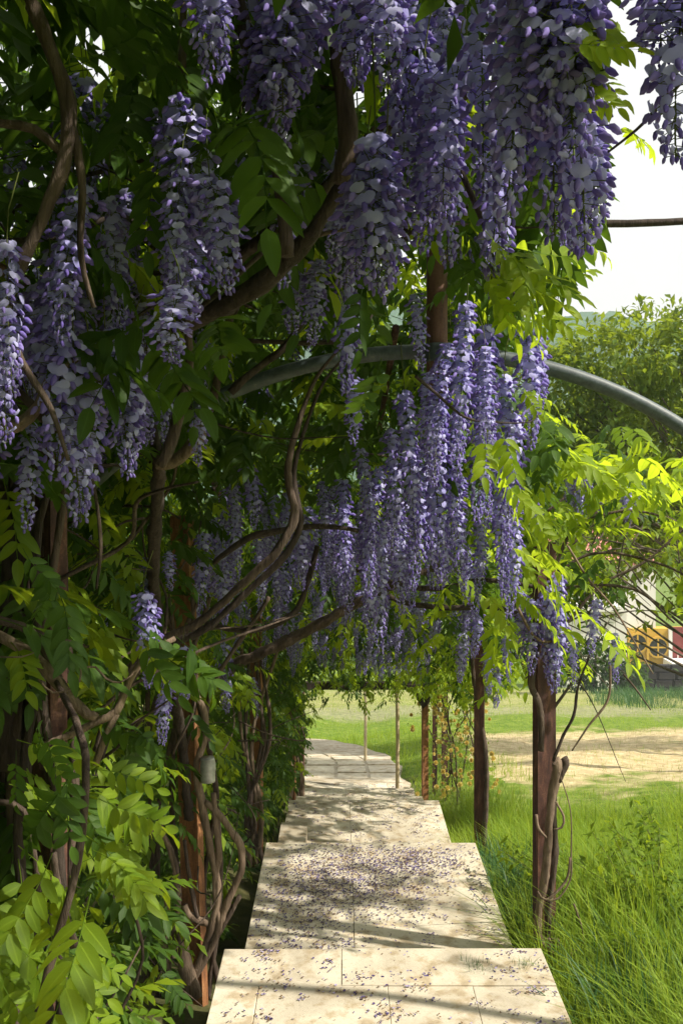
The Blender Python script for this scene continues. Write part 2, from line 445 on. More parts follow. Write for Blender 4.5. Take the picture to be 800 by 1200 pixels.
def slab(parent, x0, x1, y0, y1, z, th=0.05):
    """slab with chamfered, slightly uneven edges"""
    j = lambda s=0.003: random.uniform(-s, s)
    gp = 0.0009; ch = 0.003
    x0 += gp; x1 -= gp; y0 += gp; y1 -= gp
    dz = j(0.0025)
    bot = [(x0, y0), (x1, y0), (x1, y1), (x0, y1)]
    top = [(x0 + ch, y0 + ch), (x1 - ch, y0 + ch), (x1 - ch, y1 - ch), (x0 + ch, y1 - ch)]
    V = [(x, y, z - th) for x, y in bot] + [(x, y, z + dz - ch) for x, y in bot] + [(x, y, z + dz + j(0.0012)) for x, y in top]
    Fc = [(3, 2, 1, 0), (8, 9, 10, 11)]
    for a in (0, 4):
        for k in range(4): Fc.append((a + k, a + (k + 1) % 4, a + 4 + (k + 1) % 4, a + 4 + k))
    gg = Geo().add(V, Fc)
    return obj('stone_slab', gg.mesh('stone_slab', M_STONE), parent)
def rows_for(a, b, c, d):
    rows = []; y = d
    while y > c + 0.05:
        h = random.choice((0.6, 0.8, 1.1)); y2 = max(c, y - h)
        if y2 - c < 0.15: y2 = c
        cuts = [a]; 
        while cuts[-1] < b - 0.02:
            nxt = cuts[-1] + random.choice((0.6, 0.8, 1.1))
            if b - nxt < 0.2: nxt = b
            cuts.append(nxt)
        rows.append((y2, y, cuts)); y = y2
    return rows
for i, (a, b, c, d, z) in enumerate(LAND):
    if i == 2:
        rows = [(3.9, 4.2, [a, 0.0, b]), (3.3, 3.9, [a, -0.36, 0.20, 0.57, b]), (2.7, 3.3, [a, -0.1, 0.45, b])]
    else: rows = rows_for(a, b, c, d)
    for y0, y1, cuts in rows:
        for p, q in zip(cuts[:-1], cuts[1:]): slab(steps, p, q, y0, y1, z)
# a side block on the left of the third landing
g = Geo().box(-0.53, -0.30, 7.0, 7.9, -1.0, -0.86)
obj('side_block', g.mesh('side_block', M_MORTAR), steps)

# the path beyond the steps bends left on the field
path_pts = [(0.16, 12.8, -2.30), (0.16, 14.2, -2.50), (0.12, 15.4, -2.75), (-0.1, 16.6, -3.02), (-0.6, 17.9, -3.30), (-1.6, 19.2, -3.62), (-3.4, 20.4, -3.88), (-6.0, 21.2, -4.05)]
pc, _ = spline(path_pts, 0.35)
g = Geo(); V = []
for i, p in enumerate(pc):
    tg = np.gradient(pc, axis=0)[i]; n_ = np.array((-tg[1], tg[0], 0)); n_ /= np.linalg.norm(n_)
    hw = 0.78 + 0.05 * math.sin(i * 1.7) + random.uniform(-.03, .03)
    for s in (1, -1):
        q = p + n_ * hw * s
        zz = max(p[2], zg(q[0], q[1]) + 0.05)
        V += [(q[0], q[1], zz), (q[0], q[1], zz - 0.5)]
Fc = []
for i in range(len(pc) - 1):
    a = 4 * i; b = a + 4
    Fc += [(a, a + 2, b + 2, b), (a + 1, a, b, b + 1), (a + 2, a + 3, b + 3, b + 2)]
g.add(V, Fc)
path = struct('path', g.mesh('path', M_MORTAR), 'pale stone path bending away across the field')
# flat stones laid on it
mesh_edges = np.gradient(pc, axis=0)
for i in range(0, len(pc) - 3, 2):
    for s in (-1, 0, 1):
        p = pc[i]; tg = mesh_edges[i]; tg = tg / np.linalg.norm(tg); n_ = np.array((-tg[1], tg[0], 0)); n_ /= np.linalg.norm(n_)
        cpt = p + n_ * s * 0.50 + tg * random.uniform(-.05, .05)
        cs = []
        for ang in (225, 315, 45, 135):
            cs.append((0.235 + random.uniform(-.02, .0)) * (1 if math.cos(R(ang)) > 0 else -1) * n_ + 0.32 * (1 if math.sin(R(ang)) > 0 else -1) * tg)
        gg = Geo(); q = [cpt + c_ for c_ in cs]
        base = [max(np.interp(a[1], pc[:, 1], pc[:, 2]), zg(a[0], a[1]) + 0.05) for a in q]
        gg.add([(a[0], a[1], z_ - 0.05) for a, z_ in zip(q, base)] + [(a[0], a[1], z_ + 0.022) for a, z_ in zip(q, base)],
               [(0, 1, 2, 3), (7, 6, 5, 4), (1, 0, 4, 5), (2, 1, 5, 6), (3, 2, 6, 7), (0, 3, 7, 4)])
        obj('stone_slab', gg.mesh('stone_slab', M_STONE), path)

# ------------------------------------------------------------------ pergola
perg = thing('pergola', 'rusty iron pergola of channel posts with bent grey pipe arch over the steps', 'pergola', (0.2, 4.3, zg(0.2, 4.3)))
def channel(h, wd=0.085, dp=0.05, th=0.008):
    """upright U-channel, open side away from +y... front face at y=0"""
    g = Geo()
    g.box(-wd / 2, wd / 2, 0, th, -0.3, h)
    g.box(-wd / 2, -wd / 2 + th, th, dp, -0.3, h - 0.002); g.box(wd / 2 - th, wd / 2, th, dp, -0.3, h - 0.002)
    g.box(-wd / 2, -wd / 2 + 0.022, dp, dp + 0.006, -0.3, h - 0.003); g.box(wd / 2 - 0.022, wd / 2, dp, dp + 0.006, -0.3, h - 0.003)
    return g
def post(x, y, h, mat, rot=0.0, wd=0.085, rivets=False, tilt=0.0):
    m4 = Matrix.Translation((x, y, zg(x, y))) @ Matrix.Rotation(rot, 4, 'Z') @ Matrix.Rotation(tilt, 4, 'Y')
    o = obj('post', channel(h, wd).mesh('post', mat), perg, m4)
    if rivets:
        g = Geo()
        for k in range(int(h / 0.07)):
            z = 0.05 + k * 0.07
            a = [(wd / 2 - 0.012 + 0.007 * math.cos(q), -0.004, z + 0.007 * math.sin(q)) for q in np.linspace(0, 2 * math.pi, 7)[:-1]]
            b = [(p[0], 0.001, p[2]) for p in a]
            g.add(a + b, [(5, 4, 3, 2, 1, 0)] + [(i, (i + 1) % 6, 6 + (i + 1) % 6, 6 + i) for i in range(6)])
        obj('rivets', g.mesh('rivets', M_RUST), o, local=True)['kind'] = 'stuff'
    return o
POST_R = [(1.10, 4.80), (1.14, 7.43), (1.04, 11.1)]
POST_L = [(-0.72, 4.37), (-0.72, 7.5), (-0.62, 11.1)]
post(1.10, 4.80, 2.35, M_RUST, R(18), 0.11)
post(1.14, 7.43, 2.30, M_RUST, R(-12), 0.085, True)
post(1.04, 11.1, 1.45, M_RUSTORANGE, R(10), 0.075)
post(1.24, 11.9, 1.6, M_RUST, R(0), 0.06)
post(1.42, 12.3, 1.9, M_RUST, R(5), 0.08)
post(-0.72, 4.37, 2.4, M_RUSTORANGE, R(-20), 0.10, tilt=R(-2.0))
post(-0.72, 7.5, 2.2, M_RUSTORANGE, R(-15), 0.095)
post(-0.62, 11.1, 1.45, M_RUSTORANGE, R(-15), 0.085)
post(-0.58, 13.0, 1.4, M_RUST, R(-8), 0.07)
post(1.10, 2.2, 2.55, M_RUST, R(10), 0.10)
# near left post with slotted flange (real holes)
def slotted(h, wd=0.07):
    g = Geo()
    z = -0.3
    g.box(-wd / 2, -wd / 2 + 0.026, 0, 0.005, -0.3, h); g.box(wd / 2 - 0.026, wd / 2, 0, 0.005, -0.3, h)
    while z < h - 0.02:
        g.box(-wd / 2 + 0.026, wd / 2 - 0.026, 0.0003, 0.0047, z, min(z + 0.035, h)); z += 0.065
    g.box(wd / 2 - 0.005, wd / 2, 0.005, 0.06, -0.3, h - 0.001); g.box(-wd / 2, -wd / 2 + 0.005, 0.005, 0.06, -0.3, h - 0.001)
    return g
xl, yl = -0.82, 2.45
obj('post', slotted(2.7).mesh('slotted_post', M_RUST), perg, Matrix.Translation((xl, yl, zg(xl, yl))) @ Matrix.Rotation(R(-30), 4, 'Z'))
xl2, yl2 = -0.90, 2.60
obj('post', channel(2.7, .11).mesh('post', M_BARKDARK), perg, Matrix.Translation((xl2, yl2, zg(xl2, yl2))) @ Matrix.Rotation(R(-10), 4, 'Z'))
# pipe arch
AY = 3.3
arc = []
for a in np.linspace(-58, 62, 25):
    arc.append((0.31 + 1.78 * math.sin(R(a)), AY + 0.05 * math.sin(R(a)), 0.90 + 1.78 * math.cos(R(a))))
arc = [(arc[0][0] - 0.10, AY, zg(-1.3, AY) - .2), (arc[0][0] - 0.12, AY, 1.2)] + arc + [(arc[-1][0] + 0.16, AY, 1.2), (arc[-1][0] + 0.18, AY, zg(2.0, AY) - .2)]
g = Geo(); tube(g, arc, [0.0275], 14, 0.05, 0.0)
arch = obj('arch', g.mesh('arch', M_PIPE, True), perg)
# upright pipe standing on the arch, with a clamp ring, and a thin rail
px_ = (510 - HX) * AY / F
g = Geo(); tube(g, [(px_, AY - 0.055, 2.50), (px_, AY - 0.055, 3.3), (px_, AY - 0.055, 4.3)], [0.038], 14, 0.2, 0.0)
pole = obj('pole', g.mesh('pole', M_PIPERUST, True), perg)
g = Geo(); tube(g, [(px_, AY - 0.055, 2.635), (px_, AY - 0.055, 2.66), (px_, AY - 0.055, 2.70)], [0.048], 14, 0.03, 0.0)
obj('clamp_ring', g.mesh('clamp_ring', M_PIPE, True), pole, Matrix.Identity(4), local=True)
g = Geo(); tube(g, [P(470, 268, 3.2), P(600, 262, 3.2), P(690, 262, 3.2), P(760, 261, 3.2), P(860, 256, 3.2)], [0.013], 8, 0.06, 0.10)
obj('rail', g.mesh('rail', M_BARKDARK, True), perg)
# far beam and its bracket
zb = CAMZ - 250 * 11.1 / F
g = Geo(); g.box(-0.72, 1.02, 11.06, 11.14, zb - 0.06, zb + 0.03)
obj('beam', g.mesh('beam', M_BARKDARK), perg)
g = Geo()
g.add([(0.80, 11.0, zb + .02), (1.10, 11.0, zb + .02), (1.085, 11.0, zb - .20), (1.0, 11.0, zb - .28), (0.80, 11.16, zb + .02), (1.10, 11.16, zb + .02), (1.085, 11.16, zb - .20), (1.0, 11.16, zb - .28)],
      [(3, 2, 1, 0), (4, 5, 6, 7), (0, 1, 5, 4), (1, 2, 6, 5), (2, 3, 7, 6), (3, 0, 4, 7)])
obj('bracket', g.mesh('bracket', M_BARKDARK), perg)
# long roof rails that carry the vines
def roof_z(x, y):
    base = 2.78 if y < 3 else 2.78 - 0.235 * (y - 3)
    if y > 6: base -= 0.13 * (y - 6)
    return base - 0.22 * ((x - 0.2) / 1.0) ** 2
for x in (-0.72, 0.2, 1.08):
    pts = [(x, y, roof_z(x, y) + 0.06) for y in (-2.5, 0, 1.5, 3, 5, 7.5, 11)]
    if x == 1.08: pts = [(x, y, roof_z(x, y) + 0.06) for y in (4.6, 6, 7.5, 9, 11)]
    if x == 0.2: pts = [(x, y, roof_z(x, y) + 0.06) for y in (3.3, 5, 7.5, 11)]
    g = Geo(); tube(g, pts, [0.014], 8, 0.2, 0.0)
    obj('rail', g.mesh('rail', M_RUST, True), perg)
# silver sleeve wrapped on the second left post
g = Geo(); c0 = P(244, 916, 4.25); c1 = P(243, 888, 4.25)
tube(g, [c0, (c0 + c1) / 2, c1], [0.034, 0.036, 0.033], 14, 0.008, 0.06)
obj('tin_sleeve', g.mesh('tin_sleeve', M_TIN, True), perg)

# ------------------------------------------------------------------ leaf and flower templates
def leaflet(g, M4, ln, wd, rows=6, fold=0.28, curl=0.25, tint=0.0):
    V, Fc, rib, al = [], [], [], []
    for i in range(rows + 1):
        u = i / rows
        wv = wd * (u ** 0.6 * (1 - u) ** 0.85 * 1.34 if 0 < u < 1 else 0) + (0.012 * wd if u in (0, 1) else 0)
        z = -curl * ln * u * u
        for s in (-1, 0, 1):
            V.append((u * ln, s * wv, z + abs(s) * wv * fold + (0.03 * wd * math.sin(i * 2.4) if s else 0)))
            rib.append(abs(s)); al.append(u)
    for i in range(rows):
        a = i * 3
        Fc += [(a, a + 3, a + 4, a + 1), (a + 1, a + 4, a + 5, a + 2)]
    V = np.array(V) @ M4[:3, :3].T + M4[:3, 3]
    g.add(V, Fc, 0, rib=rib, along=al)
def rot4(axis, ang):
    return np.array(Matrix.Rotation(ang, 4, axis))
def tr4(p):
    m = np.eye(4); m[:3, 3] = p; return m
def leaf_frames(seed, npair, L):
    """rachis curve and the frame and size of each leaflet of a pinnate leaf"""
    rg = random.Random(seed)
    droop = rg.uniform(0.12, 0.4)
    pos = lambda u: np.array((L * u, 0.02 * math.sin(3 * u + seed), -droop * L * u * u))
    fr = []
    for k in range(npair):
        u = 0.26 + 0.70 * k / npair
        for s in (-1, 1):
            a = s * R(rg.uniform(48, 64) - 14 * u)
            m = tr4(pos(u + s * 0.008)) @ rot4('Z', a) @ rot4('Y', R(rg.uniform(0, 28))) @ rot4('X', R(rg.uniform(-22, 22)))
            fr.append((m, L * 0.285 * (0.78 + 0.42 * math.sin(math.pi * (0.25 + 0.6 * u))) * rg.uniform(0.9, 1.08)))
    m = tr4(pos(1.0)) @ rot4('Z', R(rg.uniform(-8, 8))) @ rot4('Y', R(rg.uniform(12, 30)))
    fr.append((m, L * 0.30))
    return pos, fr
LEAF_L = 0.25
LEAFSPEC = [leaf_frames(s, n, LEAF_L) for s, n in ((1, 5), (2, 5), (3, 6), (4, 4), (5, 6), (6, 5))]
def rachis_geo(pos, g):
    pts = [pos(u) for u in (0, .3, .6, 1.0)]
    tube(g, pts, [0.0016, 0.0013, 0.0009], 4, 0.04, 0.0, 0, cap=False)
    for k in ('rib', 'along'): g.a.setdefault(k, []); g.a[k] += [0.5] * (len(g.v) - len(g.a[k]))
T_HI, T_LO, RACHIS = [], [], []
for pos, fr in LEAFSPEC:
    g = Geo(); rachis_geo(pos, g); RACHIS.append(g)
    g = Geo(); rachis_geo(pos, g)
    for m, l in fr: leaflet(g, m, l, l * 0.40, 6)
    T_HI.append(g)
    g = Geo()
    for m, l in fr: leaflet(g, m, l, l * 0.44, 2, 0.25)
    T_LO.append(g.arrays())
LEAFMESH = {}
for nm, mt in (('g', M_LEAF), ('y', M_YOUNG), ('m', M_MID)):
    for k, g in enumerate(T_HI): LEAFMESH[nm, k] = g.mesh('leaf', mt, True)
    for k, g in enumerate(RACHIS): LEAFMESH[nm, 'r', k] = g.mesh('leaf_stalk', mt, True)
    for k in range(3):
        g = Geo(); leaflet(g, np.eye(4), 1.0, 0.40, 8, 0.22 + 0.1 * k, 0.12 + 0.14 * k); LEAFMESH[nm, 'l', k] = g.mesh('leaflet', mt, True)

def floret(g, M4, s=1.0, openness=1.0, tint=0.0):
    # banner petal
    V, Fc = [], []
    rows, cols = 4, 4
    prof = [0.35, 0.92, 1.08, 0.92, 0.42]
    for i in range(rows + 1):
        v = i / rows
        for k in range(cols + 1):
            u = -1 + 2 * k / cols
            yy = 0.0135 * prof[i] * u * (0.35 + 0.65 * openness)
            x = -0.001 - 0.0055 * v * v * openness - 0.0045 * u * u * (1.4 - openness) + 0.001 * math.sin(5 * u + v * 4)
            z = 0.001 + 0.0175 * v - (0.002 * (1 - abs(u)) if i == rows else 0)
            V.append((x, yy, z))
    for i in range(rows):
        for k in range(cols):
            a = i * (cols + 1) + k
            Fc.append((a, a + 1, a + cols + 2, a + cols + 1))
    ba = R(-18 * openness)
    B = np.array(V) @ np.array(Matrix.Rotation(ba, 3, 'Y')).T
    tn = [tint] * len(V)
    g.add((B * s) @ M4[:3, :3].T + M4[:3, 3], Fc, 0, tint=tn)
    # keel and wings
    V, Fc = [], []
    rings = [(0.0, 0.0, 0.0022), (0.006, -0.0015, 0.0052), (0.0125, -0.0045, 0.0046), (0.0175, -0.0065, 0.0006)]
    n = 6
    for x, z, r in rings:
        for k in range(n):
            a = 2 * math.pi * k / n
            V.append((x, r * 0.8 * math.cos(a), z + r * 1.1 * math.sin(a)))
    for i in range(len(rings) - 1):
        for k in range(n): Fc.append((i * n + k, i * n + (k + 1) % n, (i + 1) * n + (k + 1) % n, (i + 1) * n + k))
    g.add((np.array(V) * s) @ M4[:3, :3].T + M4[:3, 3], Fc, 1, tint=[tint] * len(V))
def stalk(g, a, b, r=0.0008):
    a = np.array(a, float); b = np.array(b, float); d = b - a
    m = basis(d, (0.2, 0.3, 1)); V = []
    for p in (a, b):
        for k in range(3):
            q = 2 * math.pi * k / 3
            V.append(p + r * (math.cos(q) * m[:3, 1] + math.sin(q) * m[:3, 2]))
    g.add(V, [(0, 1, 4, 3), (1, 2, 5, 4), (2, 0, 3, 5)], 2, tint=[0.3] * 6)
def raceme_frames(seed, L, rad, n):
    rg = random.Random(seed); out = []
    bx, by = rg.uniform(-.03, .03), rg.uniform(-.03, .03)
    axis = lambda u: np.array((bx * math.sin(2.2 * u) , by * math.sin(2.6 * u), -L * u))
    for k in range(n):
        u = 0.07 + 0.93 * (k + rg.uniform(-.4, .4)) / n
        u = min(max(u, 0.04), 1.0)
        az = k * 2.39996 + rg.uniform(-.4, .4)
        prof = min(1.0, 0.55 + 2.5 * u) * (1 - 0.72 * max(0, (u - 0.45) / 0.55) ** 1.4)
        r = rad * prof * rg.uniform(0.6, 1.3)
        el = R(8 - 50 * max(0, u - 0.35) + rg.uniform(-26, 26))
        d = np.array((math.cos(az) * math.cos(el), math.sin(az) * math.cos(el), math.sin(el)))
        s = 1.08 * (1.0 - 0.42 * max(0, (u - 0.5) / 0.5)) * rg.uniform(0.8, 1.18)
        op = 1.0 if u < 0.62 else max(0.0, 1 - (u - 0.62) / 0.25)
        p0 = axis(u); p1 = p0 + d * r + np.array((0, 0, -0.1 * r))
        m = basis(d + np.array((0, 0, -0.25 - 0.7 * (u > 0.8))), (0, 0, 1)) @ rot4('X', R(rg.uniform(-25, 25)))
        m[:3, 3] = p1
        out.append((m, s, op, p0, p1, rg.random()))
    return axis, out
RSPEC = {'fat': [(0.25, 0.044, 92), (0.27, 0.040, 90), (0.24, 0.038, 78)], 'mid': [(0.34, 0.035, 96), (0.36, 0.033, 98), (0.33, 0.031, 84), (0.35, 0.029, 80)],
         'long': [(0.52, 0.033, 130), (0.55, 0.030, 128), (0.50, 0.029, 112)], 'thin': [(0.30, 0.026, 60), (0.34, 0.024, 56)]}
RACEMES = {}
PM = [M_BANNER, M_KEEL, M_FSTEM]
sdn = 100
for kind, lst in RSPEC.items():
    for (L, rad, n) in lst:
        sdn += 1
        axis, fr = raceme_frames(sdn, L, rad, n)
        full, ax = Geo(), Geo()
        for g in (full, ax):
            stalk(g, (0, 0, 0), (.006, .004, .06), 0.0016); stalk(g, (.006, .004, .06), (.03, .012, .14), 0.0018)
            for u in np.linspace(0, 0.95, 9): stalk(g, axis(u), axis(u + 0.106 if u < .94 else 1.0), 0.0015)
            for m, s, op, p0, p1, tn in fr: stalk(g, p0, p1)
        for m, s, op, p0, p1, tn in fr: floret(full, m, s, op, tn * 0.6)
        RACEMES.setdefault(kind, []).append((L, full.mesh('flower_cluster', PM, True), ax.mesh('flower_stalk', PM, True), fr))
FLORET = []
for op in (1.0, 0.8, 0.45, 0.0):
    g = Geo(); floret(g, np.eye(4), 1.0, op); FLORET.append((op, g.mesh('floret', PM, True)))

# ------------------------------------------------------------------ wisteria plants
VINES = {}
def vine(key, label, x, y):
    VINES[key] = dict(o=thing('wisteria_vine', label, 'wisteria', (x, y, zg(x, y)), 'wisteria vines on the pergola'), leaves=[], xy=(x, y))
vine('A', 'wisteria with thick bare grey stems rising from the dark slotted post', -0.85, 2.5)
vine('B', 'wisteria with many twisted pale stems wrapped round an orange rusted post with a tin sleeve', -0.74, 4.42)
vine('C', 'leafy wisteria climbing a rusted post beside the second landing, opposite the riveted post', -0.74, 7.55)
vine('D', 'leafy wisteria at the bottom of the steps, opposite the yellow rose', -0.66, 11.1)
vine('E', 'wisteria with one pale stem tied to the broad dark red post at the grass edge', 1.12, 4.85)
vine('F', 'wisteria with large lilac clusters and yellow leaves against the white sky, round the upright pipe', 1.08, 2.3)
vine('G', 'wisteria with yellow-green leaves hanging over the riveted post beside the steps', 1.15, 7.5)

def stem(key, pts, radii, mat=M_BARK, name='stem', knot=0.20, sides=9):
    g = Geo(); tube(g, pts, radii, sides, 0.022, knot)
    return obj(name, g.mesh(name, mat, True), VINES[key]['o'])
def pxs(lst, dflt=None):
    out = []
    for q in lst: out.append(P(*q) if len(q) == 3 else P(q[0], q[1], dflt))
    return out
def rpx(thick, d): return thick * 0.5 * d / F
# --- big stems seen overhead and on the left
stem('A', pxs([(-10, -90), (25, -20), (52, 40), (80, 118), (74, 190), (46, 265), (18, 325), (8, 365), (20, 412), (34, 438), (60, 480), (80, 540)], 1.45), [rpx(19, 1.45), rpx(18, 1.45), rpx(14, 1.45), rpx(10, 1.45), rpx(4, 1.45)], name='trunk')
stem('A', pxs([(76, 120), (90, 170), (97, 225), (95, 300), (110, 360)], 1.47), [rpx(13, 1.47), rpx(9, 1.47), rpx(5, 1.47)])
stem('A', pxs([(-60, 140), (0, 144), (40, 150), (72, 178)], 1.45), [rpx(10, 1.45), rpx(12, 1.45)])
stem('A', pxs([(-40, 505), (0, 502), (22, 498), (45, 475), (60, 440), (90, 420)], 1.6), [rpx(16, 1.6), rpx(15, 1.6), rpx(8, 1.6)], M_BARKPALE)
stem('A', pxs([(-30, 440), (0, 452), (25, 462), (50, 490), (80, 510)], 1.65), [rpx(12, 1.6), rpx(9, 1.6)])
b3 = [(520, -60, 1.7), (507, 0, 1.7), (494, 70, 1.65), (465, 126, 1.65), (436, 175, 1.7), (396, 225, 1.75), (361, 280, 1.8), (317, 323, 1.85), (268, 354, 1.9), (215, 380, 2.0), (160, 412, 2.1), (90, 470, 2.3), (30, 560, 2.45), (12, 700, 2.5), (5, 900, 2.5)]
stem('A', pxs(b3), [rpx(17, 1.7)] * 4 + [rpx(24, 1.8), rpx(24, 1.9), rpx(22, 2.2), .028, .034], M_BARKDARK, 'trunk')
stem('A', pxs([(440, 150, 1.9), (378, 222, 1.9), (334, 259, 1.95), (294, 290, 2.0), (250, 320, 2.05), (180, 345, 2.1), (100, 380, 2.3), (20, 470, 2.4)]), [rpx(10, 1.9), rpx(17, 2), rpx(20, 2.1)], M_BARKDARK)
stem('A', pxs([(370, -60), (390, 10), (396, 60), (404, 112), (407, 170), (402, 215)], 1.72), [rpx(20, 1.7), rpx(24, 1.7), rpx(22, 1.7)])
stem('A', pxs([(262, -60), (275, -10), (294, 60), (318, 150), (331, 225), (336, 300)], 1.6), [rpx(22, 1.6), rpx(19, 1.6), rpx(18, 1.6), rpx(17, 1.6)], name='cut_stem')
stem('A', pxs([(215, 0), (214, 80), (220, 180), (217, 300), (221, 400), (222, 428), (209, 489), (196, 529), (186, 545)], 1.95), [rpx(9, 2), rpx(10, 2), rpx(13, 2), rpx(14, 2)])
stem('B', pxs([(184, 542), (200, 541), (218, 530), (234, 512), (236, 500), (225, 498)], 2.6), [rpx(17, 2.6), rpx(15, 2.6), rpx(12, 2.6)], M_BARKPALE)
stem('B', pxs([(236, 505), (247, 475), (258, 430), (266, 385), (275, 360), (300, 330)], 2.6), [rpx(11, 2.6), rpx(8, 2.6)])
stem('B', pxs([(178, 500, 2.7), (186, 545, 2.7), (183, 600, 2.9), (180, 680, 3.3), (190, 760, 3.8), (212, 860, 4.2), (222, 960, 4.3)]), [rpx(13, 2.7), rpx(16, 2.9), .024, .022], M_BARKDARK, 'trunk')
stem('A', pxs([(270, 460), (300, 432), (330, 410), (352, 380), (370, 350)], 2.6), [rpx(9, 2.6), rpx(10, 2.6), rpx(7, 2.6)], M_BARKDARK)
stem('B', pxs([(268, 398), (310, 400), (350, 402), (392, 400)], 2.8), [rpx(6, 2.8)] * 2, M_BARKDARK)
s7 = [(430, 360), (400, 405), (372, 440), (355, 480), (340, 530), (338, 560), (345, 600), (338, 625), (317, 654), (276, 692), (235, 728), (185, 753), (140, 800), (112, 880)]
stem('B', pxs(s7, 3.1), [rpx(2.5, 3.1), rpx(5, 3.1), rpx(9, 3.1), rpx(10.5, 3.1), rpx(10, 3.1), rpx(9, 3.1), rpx(8, 3.1)], M_BARK)
stem('B', [P(a + 7, b + 8, 3.16) for a, b in s7], [rpx(2, 3.1), rpx(5, 3.1), rpx(8, 3.1), rpx(9, 3.1), rpx(8, 3.1)], M_BARKDARK)
stem('B', pxs([(250, 660), (268, 646), (295, 629), (334, 621), (378, 617), (420, 622)], 3.4), [rpx(6, 3.4), rpx(8, 3.4), rpx(5, 3.4)], M_BARKDARK)
stem('C', pxs([(372, 640), (358, 690), (345, 717), (317, 734), (279, 739), (240, 730)], 4.6), [rpx(6, 4.6), rpx(8, 4.6), rpx(6, 4.6)], M_BARKDARK)
stem('C', pxs([(245, 800), (284, 775), (334, 753), (400, 717), (450, 690), (520, 660)], 5.4), [rpx(13, 5.4), rpx(13, 5.4), rpx(8, 5.4)], M_BARK)
stem('G', pxs([(440, 690), (470, 705), (520, 712), (580, 712), (620, 730)], 5.6), [rpx(5, 5.6), rpx(7, 5.6), rpx(5, 5.6)], M_BARKDARK)
stem('G', pxs([(400, 660), (450, 680), (510, 690), (570, 680), (640, 690)], 5.2), [rpx(4, 5.6), rpx(6, 5.6), rpx(4, 5.6)], M_BARKDARK)
# --- lower left tangle of plant A
stem('A', pxs([(-30, 735), (0, 745), (41, 770), (72, 807), (103, 838), (112, 836)], 1.9), [rpx(16, 1.9), rpx(13, 1.9), rpx(9, 1.9)], M_BARKPALE)
stem('A', pxs([(-30, 718), (0, 727), (37, 741), (66, 790), (90, 830)], 1.95), [rpx(11, 1.9), rpx(9, 1.9)], M_BARK)
stem('A', pxs([(48, 873), (84, 861), (116, 845), (137, 832), (156, 789), (176, 765), (205, 748)], 2.0), [rpx(7, 2), rpx(9, 2), rpx(9, 2), rpx(6, 2)], M_BARKPALE)
stem('A', pxs([(66, 800, 1.88), (76, 818, 1.82), (90, 848, 1.7), (100, 887, 1.6), (98, 958, 1.55), (87, 1029, 1.55), (67, 1100, 1.55), (44, 1190, 1.55), (25, 1290, 1.55)]), [rpx(7, 1.8), rpx(9, 1.55), rpx(10, 1.55), rpx(11, 1.55)])
stem('A', pxs([(112, 896), (125, 860), (137, 837)], 2.0), [rpx(8, 2), rpx(7, 2)], M_BARKPALE)
stem('A', pxs([(0, 940), (28, 950), (42, 1010), (48, 1090)], 2.2), [rpx(7, 2.2), rpx(6, 2.2)])
stem('A', pxs([(62, 1000), (70, 1050), (88, 1110)], 2.0), [rpx(8, 2), rpx(10, 2)])
stem('A', pxs([(113, 690), (118, 640), (112, 580), (100, 540)], 1.9), [rpx(3, 2), rpx(5, 2)])
for k in range(9):
    x0 = random.uniform(-25, 75); d = random.uniform(2.3, 2.75)
    stem('A', pxs([(x0 + random.uniform(-30, 60), 1250, d), (x0 + random.uniform(-15, 15), 1000, d), (x0 + random.uniform(-12, 12), 800, d), (x0 + random.uniform(-25, 25), 620, d), (x0 + random.uniform(-40, 60), 470, d)]),
         [.016, .013, .011, .010], random.choice((M_BARKDARK, M_BARK)), 'trunk' if k < 3 else 'stem')
# curly thin tendrils
def tendril(key, lst, d, th=2.6, mat=M_BARKPALE):
    stem(key, pxs(lst, d), [rpx(th, d), rpx(th, d), rpx(th * 0.6, d)], mat, 'tendril', 0.05, 5)
tendril('A', [(45, 796), (62, 812), (88, 805), (95, 790), (92, 770)], 1.8)
tendril('A', [(96, 783), (112, 782), (124, 795), (140, 800), (156, 790)], 1.8)
tendril('A', [(0, 770), (25, 770), (40, 765)], 1.8, 2)
# --- plant B round its post
for lst, th in (([(212, 792), (238, 830), (239, 866), (230, 900), (237, 942), (244, 984), (255, 1040), (251, 1075), (240, 1110), (222, 1160)], 9),
                ([(240, 940), (251, 949), (268, 970), (281, 990), (283, 1019), (265, 1061), (251, 1103), (223, 1155), (205, 1185)], 9),
                ([(250, 930), (252, 960), (256, 1000), (252, 1040), (258, 1085)], 8),
                ([(165, 985), (185, 972), (202, 1005), (209, 1057), (200, 1110), (196, 1150)], 7),
                ([(196, 1050), (192, 1096), (195, 1138), (212, 1168)], 10), ([(212, 1090), (214, 1120), (222, 1150), (228, 1170)], 17),
                ([(186, 940), (190, 975), (205, 1010), (210, 1050)], 6), ([(216, 1061), (221, 1072), (231, 1079), (244, 1082)], 9),
                ([(216, 985), (219, 1010), (224, 1040), (231, 1078)], 5), ([(225, 1150), (262, 1085), (281, 1050)], 6)):
    stem('B', pxs(lst, 4.27 if th < 16 else 4.25), [rpx(th * .8, 4.27), rpx(th, 4.27), rpx(th, 4.27)], M_BARKPALE if th > 6 else M_BARK)
for k in range(7):
    x0 = random.uniform(175, 262)
    stem('B', pxs([(x0 + random.uniform(-20, 20), 1170, 4.45), (x0, 1050, 4.45), (x0 + random.uniform(-16, 16), 930, 4.45), (x0 + random.uniform(-25, 30), 820, 4.3), (x0 + random.uniform(-30, 60), 700, 4.2)]), [.014, .012, .010])
